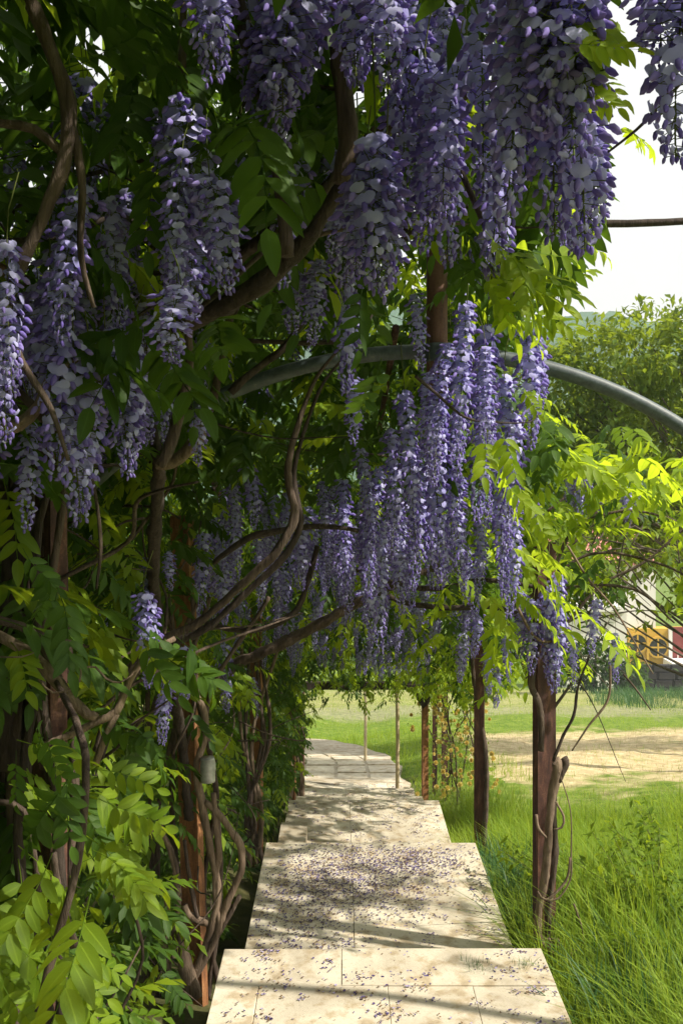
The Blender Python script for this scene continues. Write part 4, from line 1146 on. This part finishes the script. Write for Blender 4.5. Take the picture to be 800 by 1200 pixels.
# right side
tree('broadleaf_tree', 'tall leafy tree with a pointed loose top against the white sky, before the wooded hill', 'tree', 7.6, 16.0, 7.0,
     [(-2.3, 0, 7.3, .5, .6, .9), (-2.2, 0, 6.2, 1.1, 1.0, .7), (-1.2, 0, 5.4, 1.6, 1.2, .9), (-2.9, 0, 4.9, 1.0, 1.0, .8), (-1.6, 0, 4.1, 1.9, 1.4, .9), (.3, 0, 5.2, 1.4, 1.2, 1.2), (-2.4, 0, 4.3, 1.2, 1, .7), (-3.3, 0, 5.6, .9, 1, .6), (-2.6, 0, 6.6, .8, .8, .6)], 16000, .17, M_TREELEAF, keepf=False)
tree('broadleaf_tree', 'dense dark green tree behind the grey pipe arch, in front of the house', 'tree', 6.6, 13.0, 5.6,
     [(-2.4, 0, 6.0, 1.1, 1.0, .6), (-1.2, 0, 6.3, 1.2, 1.0, .6), (-3.6, 0, 5.7, .9, .8, .55), (-.3, 0, 5.6, 1.0, .8, .8), (-3.6, 0, 4.7, 1.0, .8, .6), (-2.2, 0, 5.0, 1.3, .8, .7), (-1, 0, 4.8, 1.2, .8, .7), (-2.8, 0, 4.0, 1.2, .8, .5)], 17000, .13, M_TREELEAF)
tree('broadleaf_tree', 'broad tree at the far end of the twig thicket beside the house roof', 'tree', 10.4, 17.0, 6.5,
     [(-1.2, 0, 5.2, 1.6, 1.2, 1.2), (.4, 0, 4.8, 1.6, 1.2, 1.2), (-1.8, 0, 3.6, 1.0, 1.2, .8)], 5000, .14, M_TREELEAF)
tree('twiggy_shrub', 'tangled shrub of bare brown twigs and sparse dark leaves before the red-roofed house', 'shrub', 4.4, 9.0, 2.9,
     [(-1.8, 0, 2.75, .8, .7, .4), (-.9, 0, 2.9, .9, .7, .4), (-1.2, 0, 2.35, 1.0, .6, .35), (-2.2, 0, 2.3, .5, .6, .4)], 4200, .10, M_TREELEAF, bare=90, trunkmat=M_TRUNK, trunk_r=.06)
tree('leafy_shrub', 'dark leafy shrub growing behind the broad dark red post', 'shrub', 1.94, 8.6, 2.6,
     [(-.3, 0, 2.6, .6, .5, .55), (.2, 0, 2.1, .6, .5, .5), (-.1, 0, 1.75, .5, .5, .35)], 1800, .085, M_DARKLEAF, bare=14, trunk_r=.05)
tree('leafy_shrub', 'low dark bush standing before the stone garden wall', 'shrub', 13.6, 48.0, 3.4,
     [(0, 0, 1.5, 1.6, 1.2, 1.3), (1.6, 0, 1.3, 1.2, 1.2, 1.2), (-1.7, 0, 1.4, 1.4, 1.2, 1.1)], 2600, .3, M_DARKLEAF, keepf=False)
tree('leafy_shrub', 'rounded dark bush at the corner of the stone garden wall by the red door', 'shrub', 19.5, 46.0, 2.0,
     [(0, 0, 1.0, 1.6, 1.2, .9), (2.2, 0, .9, 1.3, 1.0, .8)], 1200, .3, M_DARKLEAF, keepf=False)
# left side and the end of the tunnel
LT = [(-3.2, 5.6, 4.6, .11, 'leafy tree with broad dark crown, behind the orange rusted post'), (-4.6, 9.0, 5.0, .12, 'bushy tree in sunlight, behind the leafy wall of the pergola'),
      (-3.4, 12.5, 4.6, .12, 'sunlit tree with yellow-green crown, beyond the curved vine stem'), (-1.9, 16.0, 4.4, .13, 'low-crowned tree beside the bend of the path'),
      (-3.2, 2.2, 4.4, .10, 'dense leafy tree standing behind the dark slotted post'), (-7.5, 13.0, 6.0, .13, 'large tree rising behind the sunlit trees')]
for i, (x, y, h, ls, lb) in enumerate(LT):
    tree('broadleaf_tree', lb, 'tree', x, y, h, [(0, 0, h * .75, 1.4, 1.2, h * .22), (.7, .2, h * .55, 1.1, 1.2, h * .22), (-.9, 0, h * .5, 1.3, 1.2, h * .25), (.1, 0, h * .28, 1.3, 1.1, h * .2)], 4200, ls, M_TREELEAF if i != 2 else M_YOUNG, trunk_r=.08)

# ------------------------------------------------------------------ climbing rose
rose = thing('climbing_rose', 'climbing rose with small yellow flowers on the thin posts at the foot of the steps', 'rose', (1.35, 11.6, zg(1.35, 11.6)))
g = Geo(); RM = []; rp = []
for k in range(9):
    x = U(1.1, 1.75); y = U(10.6, 12.2); z0 = zg(x, y)
    pts = [(x, y, z0 - .1), (x + U(-.15, .15), y + U(-.1, .1), z0 + .6), (x + U(-.25, .25), y + U(-.2, .2), z0 + 1.2), (x + U(-.4, .4), y + U(-.3, .3), z0 + 1.75)]
    c = tube(g, pts, [.011, .009, .004], 5, .06, .06)
    for q in c:
        for j in range(5):
            p = q + RNG.normal(0, .10, 3)
            m = basis(RNG.normal(0, 1, 3), (U(-.5, .5), U(-.5, .5), 1)) @ np.diag((.05,) * 3 + (1,)); m[:3, 3] = p; RM.append(m)
        if random.random() < .62: rp.append(q + RNG.normal(0, .11, 3) + np.array((0, -.08, 0)))
obj('stem', g.mesh('stem', M_BARK, True), rose)
obj('foliage', batch('foliage', TREELEAF, RNG.integers(0, 2, len(RM)), np.array(RM), RNG.uniform(0, 1, len(RM)), [M_TREELEAF]), rose)['kind'] = 'stuff'
g = Geo()
for ring, (n, rr, el) in enumerate(((6, .034, 38), (5, .028, 60), (4, .020, 78))):
    for k in range(n):
        m = rot4('Z', 2 * math.pi * (k + ring * .5) / n) @ rot4('Y', -R(el)) @ tr4((.004, 0, 0))
        leaflet(g, m, rr, rr * 1.1, 3, -.15, -.3)
rose_me = g.mesh('rose_flower', M_ROSE, True)
for p in rp[:220]:
    d = Vector((U(-.6, .6), -1, U(-.1, .8)))
    obj('rose_flower', rose_me, rose, Matrix.Translation(Vector(p)) @ d.to_track_quat('Z', 'Y').to_matrix().to_4x4() @ Matrix.Scale(U(.85, 1.35), 4))

# ------------------------------------------------------------------ house
HD = 60.0
def hp(px, py, d=HD): return P(px, py, d)
x0 = hp(640, 0)[0]; x1 = hp(768, 0)[0]; zt = hp(0, 658)[2]; zm = hp(0, 736)[2]; zbs = zg(21, HD) - .5
house = thing('house', 'white two-storey house with red tiled roof and yellow ground floor, beyond the field', 'house', ((x0 + x1) / 2, HD + 4, zbs))
g = Geo(); g.box(x0, x1, HD, HD + 9, zm, zt); obj('upper_wall', g.mesh('upper_wall', M_WHITE), house)
xr = hp(830, 0)[0]
g = Geo(); g.box(hp(724, 0)[0], xr, HD - .3, HD + .6, zbs, zm - .002); obj('ground_floor_wall', g.mesh('ground_floor_wall', M_YELLOW), house)
g = Geo(); g.box(hp(655, 0)[0], hp(723, 0)[0], HD - 2.0, HD - .01, zbs, hp(0, 716, 58)[2]); obj('annex_wall', g.mesh('annex_wall', M_WHITE), house)
g = Geo(); g.box(hp(650, 0)[0], hp(722.8, 0)[0], HD - 2.4, HD - .02, hp(0, 716, 58)[2] + .01, hp(0, 710, 58)[2]); obj('annex_roof', g.mesh('annex_roof', M_WHITETRIM), house)
# roof: slope falling towards us, rows of tiles
rz0, rz1 = zt - .05, hp(0, 606, HD + 4.5)[2]
g = Geo()
g.add([(x0 - .4, HD - .5, rz0), (x1 + .4, HD - .5, rz0), (x1 + .4, HD + 4.5, rz1), (x0 - .4, HD + 4.5, rz1), (x1 + .4, HD + 9.5, rz0), (x0 - .4, HD + 9.5, rz0),
       (x0 - .4, HD - .5, rz0 - .15), (x1 + .4, HD - .5, rz0 - .15), (x1 + .4, HD + 4.5, rz1 - .15), (x0 - .4, HD + 4.5, rz1 - .15), (x1 + .4, HD + 9.5, rz0 - .15), (x0 - .4, HD + 9.5, rz0 - .15)],
      [(0, 1, 2, 3), (3, 2, 4, 5), (7, 6, 9, 8), (8, 9, 11, 10), (6, 7, 1, 0), (7, 8, 2, 1), (8, 10, 4, 2), (10, 11, 5, 4), (11, 9, 3, 5), (9, 6, 0, 3)])
roof = obj('roof', g.mesh('roof', M_ROOF), house)
nrow = 9
g = Geo()
for k in range(3):
    pass
tile_me = None
lx = x1 - x0 + .8
for k in range(nrow):
    u0 = k / nrow; u1 = (k + 1.12) / nrow
    ya, yb = HD - .5 + 5 * u0, HD - .5 + 5 * min(u1, 1); za, zb_ = rz0 + (rz1 - rz0) * u0, rz0 + (rz1 - rz0) * min(u1, 1)
    g = Geo(); n = 28; V = []
    for i in range(n + 1):
        xx = x0 - .4 + lx * i / n; bmp = .06 * (i % 2)
        V += [(xx, ya - .02, za + .10 + bmp), (xx, yb, zb_ + .03 + bmp), (xx, ya - .02, za + .012)]
    Fc = []
    for i in range(n): a = 3 * i; Fc += [(a, a + 3, a + 4, a + 1), (a + 2, a + 5, a + 3, a)]
    obj('tile_row', g.add(V, Fc).mesh('tile_row', M_ROOF), roof, Matrix.Translation(-Vector((0, 0, 0))), local=True)
roof_o = roof
# gable ends
g = Geo()
for xx, s in ((x0, -1), (x1, 1)):
    g.add([(xx, HD, zt), (xx, HD + 9, zt), (xx, HD + 4.5, rz1 - .16), (xx - s * .2, HD, zt), (xx - s * .2, HD + 9, zt), (xx - s * .2, HD + 4.5, rz1 - .16)], [(0, 1, 2), (5, 4, 3), (0, 3, 4, 1), (1, 4, 5, 2), (2, 5, 3, 0)])
obj('gable', g.mesh('gable', M_WHITE), house)
# round windows in the yellow front
def disc(cx, cz, r, y, dep=.12, n=18):
    g = Geo(); a = [(cx + r * math.cos(q), y, cz + r * math.sin(q)) for q in np.linspace(0, 2 * math.pi, n + 1)[:-1]]
    b = [(p[0], y + dep, p[2]) for p in a]
    return g.add(a + b, [tuple(range(n))] + [(i, n + i, n + (i + 1) % n, (i + 1) % n) for i in range(n)])
for px, py, rr in ((747, 754, 10.5), (771, 759, 11)):
    c_ = hp(px, py, HD - .4); r = rr * HD / F
    wn = obj('window', disc(c_[0], c_[2], r, HD - .36).mesh('window', M_DARKGLASS), house)
    g = Geo(); ring = []
    n = 18
    for q in np.linspace(0, 2 * math.pi, n + 1)[:-1]:
        for rr_, yy in ((r * 1.15, HD - .42), (r * .96, HD - .42), (r * .96, HD - .30), (r * 1.15, HD - .30)): ring.append((c_[0] + rr_ * math.cos(q), yy, c_[2] + rr_ * math.sin(q)))
    g.add(ring, [(4 * i + a, 4 * i + (a + 1) % 4, 4 * ((i + 1) % n) + (a + 1) % 4, 4 * ((i + 1) % n) + a) for i in range(n) for a in range(4)])
    obj('frame', g.mesh('frame', M_YELLOW), wn, Matrix.Identity(4), local=True)
    g = Geo(); g.box(c_[0] - .05, c_[0] + .05, HD - .40, HD - .364, c_[2] - r * .95, c_[2] + r * .95); g.box(c_[0] - r * .95, c_[0] + r * .95, HD - .395, HD - .363, c_[2] - .05, c_[2] + .05)
    obj('glazing_bar', g.mesh('glazing_bar', M_YELLOW), wn, Matrix.Identity(4), local=True)
def hbox(name, p0, p1, y0, y1, mat):
    a = hp(p0[0], p0[1], HD - .4); b = hp(p1[0], p1[1], HD - .4)
    g = Geo(); g.box(a[0], b[0], y0, y1, b[2], a[2]); return obj(name, g.mesh(name, mat), house)
hbox('pilaster', (757.5, 737), (760, 800), HD - .44, HD - .305, M_YELLOW)
hbox('column', (783, 737), (787, 800), HD - .5, HD - .31, M_WHITETRIM)
hbox('column', (727, 745), (733, 800), HD - .5, HD - .31, M_GREENTRIM)
dr = hbox('door', (788, 735), (812, 800), HD - .45, HD - .302, M_REDDOOR)
g = Geo(); a = hp(794, 770, HD - .5); g.box(a[0] - .03, a[0] + .03, HD - .53, HD - .452, a[2] - .12, a[2] + .12); obj('handle', g.mesh('handle', M_WHITETRIM), dr, Matrix.Identity(4), local=True)
hbox('ledge', (776, 771), (820, 781), HD - 2.2, HD - .52, M_WHITETRIM)
for px, py in ((690, 690), (750, 690)):
    wn = hbox('window', (px - 7, py - 16), (px + 7, py + 14), HD - .06, HD - .005, M_DARKGLASS) if px < 700 else None

# stone garden wall: courses of stones
WX0, WX1, WY = hp(722, 0, 50)[0], hp(840, 0, 50)[0], 50.0
wall = thing('garden_wall', 'dark rough stone wall along the field below the yellow house front', 'wall', ((WX0 + WX1) / 2, WY, zg(17, WY)))
zw = zg(17, WY) - .3
g = Geo(); g.box(WX0, WX1, WY, WY + .4, zw - .6, zw + 1.72); obj('core', g.mesh('core', M_DARKSTONE), wall)
smeshes = []
for k in range(5):
    g = Geo(); a, h_ = U(.32, .55), .42
    V = []
    for yy, sc in ((0, .86), (.10, 1.0), (.2, 1.0)):
        for sx, sz in ((-1, -1), (1, -1), (1, 1), (-1, 1)): V.append((sx * a * sc * U(.92, 1.02), yy, sz * h_ / 2 * sc * U(.9, 1)))
    Fc = [(0, 1, 2, 3)] + [(4 * r_ + i, 4 * r_ + 4 + i, 4 * r_ + 4 + (i + 1) % 4, 4 * r_ + (i + 1) % 4) for r_ in (0, 1) for i in range(4)]
    smeshes.append((a, g.add(V, Fc).mesh('stone', M_DARKSTONE)))
for r_ in range(5):
    x = WX0 + (.2 if r_ % 2 else 0)
    while x < WX1 - .4:
        a, me = random.choice(smeshes)
        obj('stone', me, wall, Matrix.Translation((x + a, WY - .09, zw - .1 + r_ * .43))); x += 2 * a + .03

# ------------------------------------------------------------------ stakes
for (px, yb, d, lb) in ((428, 876, 15.4, 'pale round wooden stake at the outer bend of the path'), (465.5, 918, 11.5, 'pale wooden stake beside the lowest step')):
    b = P(px, yb, d); t_ = P(px - 1.5, 786, d)
    g = Geo(); tube(g, [b - np.array((0, 0, .3)), b, (b + t_) / 2 + np.array((.012, 0, 0)), t_], [.028, .026, .025, .022], 9, .1, .06)
    tag(obj('wooden_stake', g.mesh('wooden_stake', M_STAKE, True)), lb, 'stake', 'stakes by the path')

# ------------------------------------------------------------------ grass and weeds
def blade_tmpl(bend, wd):
    g = Geo(); V = []
    for u in (0, .35, .7, 1.0):
        wv = wd * (1 - u ** 1.6) + .0004
        V += [(-wv / 2, bend * u * u, u - .25 * bend * u * u), (wv / 2, bend * u * u, u - .25 * bend * u * u)]
    g.add(V, [(0, 1, 3, 2), (2, 3, 5, 4), (4, 5, 7, 6)]); return g.arrays()
BL = [blade_tmpl(b, w_) for b, w_ in ((.15, .020), (.4, .018), (.75, .020), (1.0, .016))]
def grass(name, n, fn, hfn, mat, label, cat, wmul=1.0):
    Ms, ti = [], []
    tries = 0
    while len(Ms) < n and tries < n * 6:
        tries += 1
        p = fn()
        if p is None: continue
        x, y = p
        if y < 13 and -.60 < x < .985: continue
        if 12.5 < y < 22 and abs(x - np.interp(y, pc[:, 1], pc[:, 0])) < .85: continue
        h = hfn(x, y)
        if h <= 0: continue
        a = U(0, 6.28); m = np.eye(4); m[:3, :3] = np.array(Matrix.Rotation(a, 3, 'Z')) @ np.diag((h * wmul, h * U(.6, 1.3), h))
        m[:3, 3] = (x, y, zg(x, y) - .02); Ms.append(m); ti.append(random.randrange(4))
    me = batch(name, BL, ti, np.array(Ms), RNG.uniform(0, 1, len(Ms)), [mat])
    return tag(obj(name, me), label, cat, kind='stuff')
def patch(x, y): return .5 + .5 * math.sin(1.3 * x + 2 * math.sin(.7 * y)) * math.cos(1.1 * y + x * .4)
def near_g():
    y = 2.8 + 7.4 * random.random() ** 1.3; x = 1.0 + random.random() ** 1.1 * (y * .42 + .6); return x, y
grass('tall_grass', 44000, near_g, lambda x, y: (.30 + .32 * patch(x, y)) * U(.55, 1.15) * (0.8 if x < 1.3 else 1) * (1 if y < 9.6 + 1.1 * math.sin(x * 1.7) else .35), M_GRASS, 'tall bright green grass growing along the right edge of the steps', 'grass', 1.0)
def clump_f():
    c = random.choice(CL); return c[0] + random.gauss(0, c[2]), c[1] + random.gauss(0, c[2])
CL = [(1.10, 5.7, .12), (1.2, 6.3, .16), (1.08, 6.0, .10), (1.7, 4.0, .16), (1.5, 4.3, .14), (2.1, 4.6, .2), (1.75, 4.3, .15), (2.3, 4.1, .2), (1.15, 5.2, .1), (1.25, 3.9, .12), (1.12, 6.8, .12)]
grass('broad_grass', 1500, clump_f, lambda x, y: U(.25, .5), M_GRASSBLUE, 'clumps of broad blue-green grass beside the steps', 'grass', 1.9)
def field_f():
    y = 8 + 40 * random.random() ** 1.6; x = U(-.05 * y, .42 * y) if random.random() < .85 else U(-.1 * y, .1 * y); return x, y
def fieldh(x, y):
    dryz = 1 if (x > 2.2 and 11.5 < y < 21) else 0
    if dryz and random.random() < .8: return 0
    return U(.05, .12) * (1 + y * .02)
grass('meadow_grass', 26000, field_f, fieldh, M_GRASS, 'short meadow grass of the mown field', 'grass', 2.2)
grass('dry_hay', 15000, lambda: (U(1.8, 9.5), U(10.2, 22)), lambda x, y: U(.03, .10) * (1 if x > 2.4 + .6 * math.sin(y) else 0), M_DRY, 'dry straw coloured hay lying on the mown field', 'hay', 2.2)
grass('rough_grass', 9000, lambda: (U(9, 24), U(27, 47)), lambda x, y: U(.3, .7) * min(1, max(.12, (y - 30 - 3 * math.sin(x)) / 8)) if y > 30 + 3 * math.sin(x) and x > (.27 + .05 * random.random()) * y else 0, M_GRASSBLUE, 'long grass coloured dark for the shade before the stone garden wall', 'grass', 2.6)  # dark blades paint in the shade near the hedge
grass('path_edge_grass', 5000, lambda: (U(-1.6, 2.6), U(12, 21)), lambda x, y: U(.1, .3), M_GRASS, 'grass fringe along the bending path', 'grass', 1.4)
Ms = []
for cx, cy in ((.62, 4.02), (.83, 4.05), (.60, 4.06)):
    for k in range(45):
        h = U(.02, .05); m = np.eye(4); m[:3, :3] = np.array(Matrix.Rotation(U(0, 6.28), 3, 'Z')) @ np.diag((h * 3, h * 1.6, h)); m[:3, 3] = (cx + random.gauss(0, .035), cy + random.gauss(0, .02), -.004); Ms.append(m)
tag(obj('moss_tufts', batch('moss_tufts', BL, RNG.integers(0, 4, len(Ms)), np.array(Ms), RNG.uniform(0, 1, len(Ms)), [M_GRASSBLUE])), 'tiny green tufts rooted in the stone near the broad post', 'moss', kind='stuff')
# weeds with small leaves near the right post
WEEDS = [(1.75, 4.95, .55, 'low leafy weed with small oval leaves beside the broad dark red post'), (2.1, 5.5, .6, 'spreading leafy weed among the tall grass, before the dry hay'), (1.45, 5.5, .45, 'small leafy weed between the broad dark red post and the tall grass'),
         (2.5, 5.0, .5, 'leafy weed standing in the tall grass away from the steps'), (1.6, 4.4, .4, 'little weed under the cut vine stem at the grass edge')]
for (x, y, h, lb) in WEEDS:
    o = thing('weed', lb, 'weed', (x, y, zg(x, y)), 'weeds in the grass')
    g = Geo(); Ms = []
    for k in range(20):
        a = U(0, 6.28); r = U(.1, .5)
        pts = [(x, y, zg(x, y) - .03), (x + r * .4 * math.cos(a), y + r * .4 * math.sin(a), zg(x, y) + h * .6), (x + r * math.cos(a), y + r * math.sin(a), zg(x, y) + h * U(.7, 1.2))]
        c = tube(g, pts, [.004, .003, .0015], 4, .04, 0)
        for q in c[2:]:
            for j in range(3):
                m = basis(RNG.normal(0, 1, 3) * np.array((1, 1, .4)), (U(-.4, .4), U(-.4, .4), 1)); s = U(.045, .08); m = m @ np.diag((s, s, s, 1)); m[:3, 3] = q + RNG.normal(0, .015, 3); Ms.append(m)
    obj('stem', g.mesh('stem', M_FSTEM, True), o)
    obj('foliage', batch('foliage', TREELEAF, RNG.integers(0, 2, len(Ms)), np.array(Ms), RNG.uniform(0, 1, len(Ms)), [M_MID_FAR]), o)['kind'] = 'stuff'

# ------------------------------------------------------------------ fallen petals on the steps
def petal_t(mi, bent):
    g = Geo(); V = []
    for i, u in enumerate((-1, -.3, .4, 1)):
        wv = (.35, 1, .9, .3)[i]
        V += [(u, -.7 * wv, bent * abs(u)), (u, 0, 0.0), (u, .7 * wv, bent * .8)]
    g.add(V, [(3 * i + k, 3 * i + 3 + k, 3 * i + 4 + k, 3 * i + 1 + k) for i in range(3) for k in range(2)], mi); return g.arrays()
PT = [petal_t(0, .35), petal_t(1, .5), petal_t(2, .4)]
M_WILT = petalmat('petal_wilted', (0.12, 0.075, 0.045), (0.32, 0.22, 0.13), (.1, .06, .03), .1)
Ms, ti = [], []
def petal(x, y, z, s):
    m = np.array(Matrix.Rotation(U(0, 6.28), 4, 'Z') @ Matrix.Rotation(U(-.5, .5), 4, 'X')) @ np.diag((s, s, s, 1)); m[:3, 3] = (x, y, z + .003); Ms.append(m)
    ti.append(random.choices((0, 1, 2), (.36, .34, .30))[0])
for (a, b, c, d, z) in LAND[2:]:
    area = (b - a) * (d - c)
    for k in range(int(area * 150)):      # small groups of florets
        x, y = U(a, b), U(c, d); n = int(random.expovariate(1 / 5)) + 1; sp = U(.008, .04)
        for j in range(n):
            xx, yy = x + random.gauss(0, sp), y + random.gauss(0, sp * .8)
            if a + .01 < xx < b - .01 and c + .06 < yy < d - .01: petal(xx, yy, z, U(.003, .0068))
a, b, c, d, z = LAND[3]
for k in range(5200):                    # the drift on the second landing
    xx, yy = random.gauss(.02, .28), random.gauss(5.75, .30)
    if random.random() < .25: xx, yy = random.gauss(.5, .2), random.gauss(6.0, .12)
    if a + .01 < xx < b - .01 and c + .06 < yy < d - .01: petal(xx, yy, z, U(.003, .0068))
for k in range(600):
    xx, yy = random.gauss(-.25, .16), random.gauss(5.2, .25)
    if a + .01 < xx < b - .01 and c + .06 < yy < d - .01: petal(xx, yy, z, U(.003, .0068))
M_FALL = petalmat('petal_fallen', (0.20, 0.17, 0.32), (0.44, 0.39, 0.56), (.1, .08, .2), .1)
M_FALLK = petalmat('petal_fallen_dark', (0.05, 0.038, 0.12), (0.14, 0.10, 0.26), (.1, .08, .2), .1)
me = batch('fallen_petals', PT, ti, np.array(Ms), RNG.uniform(0, 1, len(Ms)), [M_FALL, M_FALLK, M_WILT])
tag(obj('fallen_petals', me), 'fallen lilac and brown petals strewn over the stone steps', 'petals', kind='stuff')
# ------------------------------------------------------------------ air
g = Geo(); g.box(-960, 960, -40, 1500, -40, 66)
m, t = nmat('haze_air')
pv = N(t, 'ShaderNodeVolumePrincipled'); pv.inputs['Color'].default_value = (0.86, 0.93, 1.0, 1); pv.inputs['Density'].default_value = 0.0011
pv.inputs['Anisotropy'].default_value = 0.2
ou = N(t, 'ShaderNodeOutputMaterial'); t.links.new(pv.outputs[0], ou.inputs['Volume'])
tag(obj('haze', g.mesh('haze', m)), 'thin pale haze in the air over the whole slope', 'haze', kind='stuff')
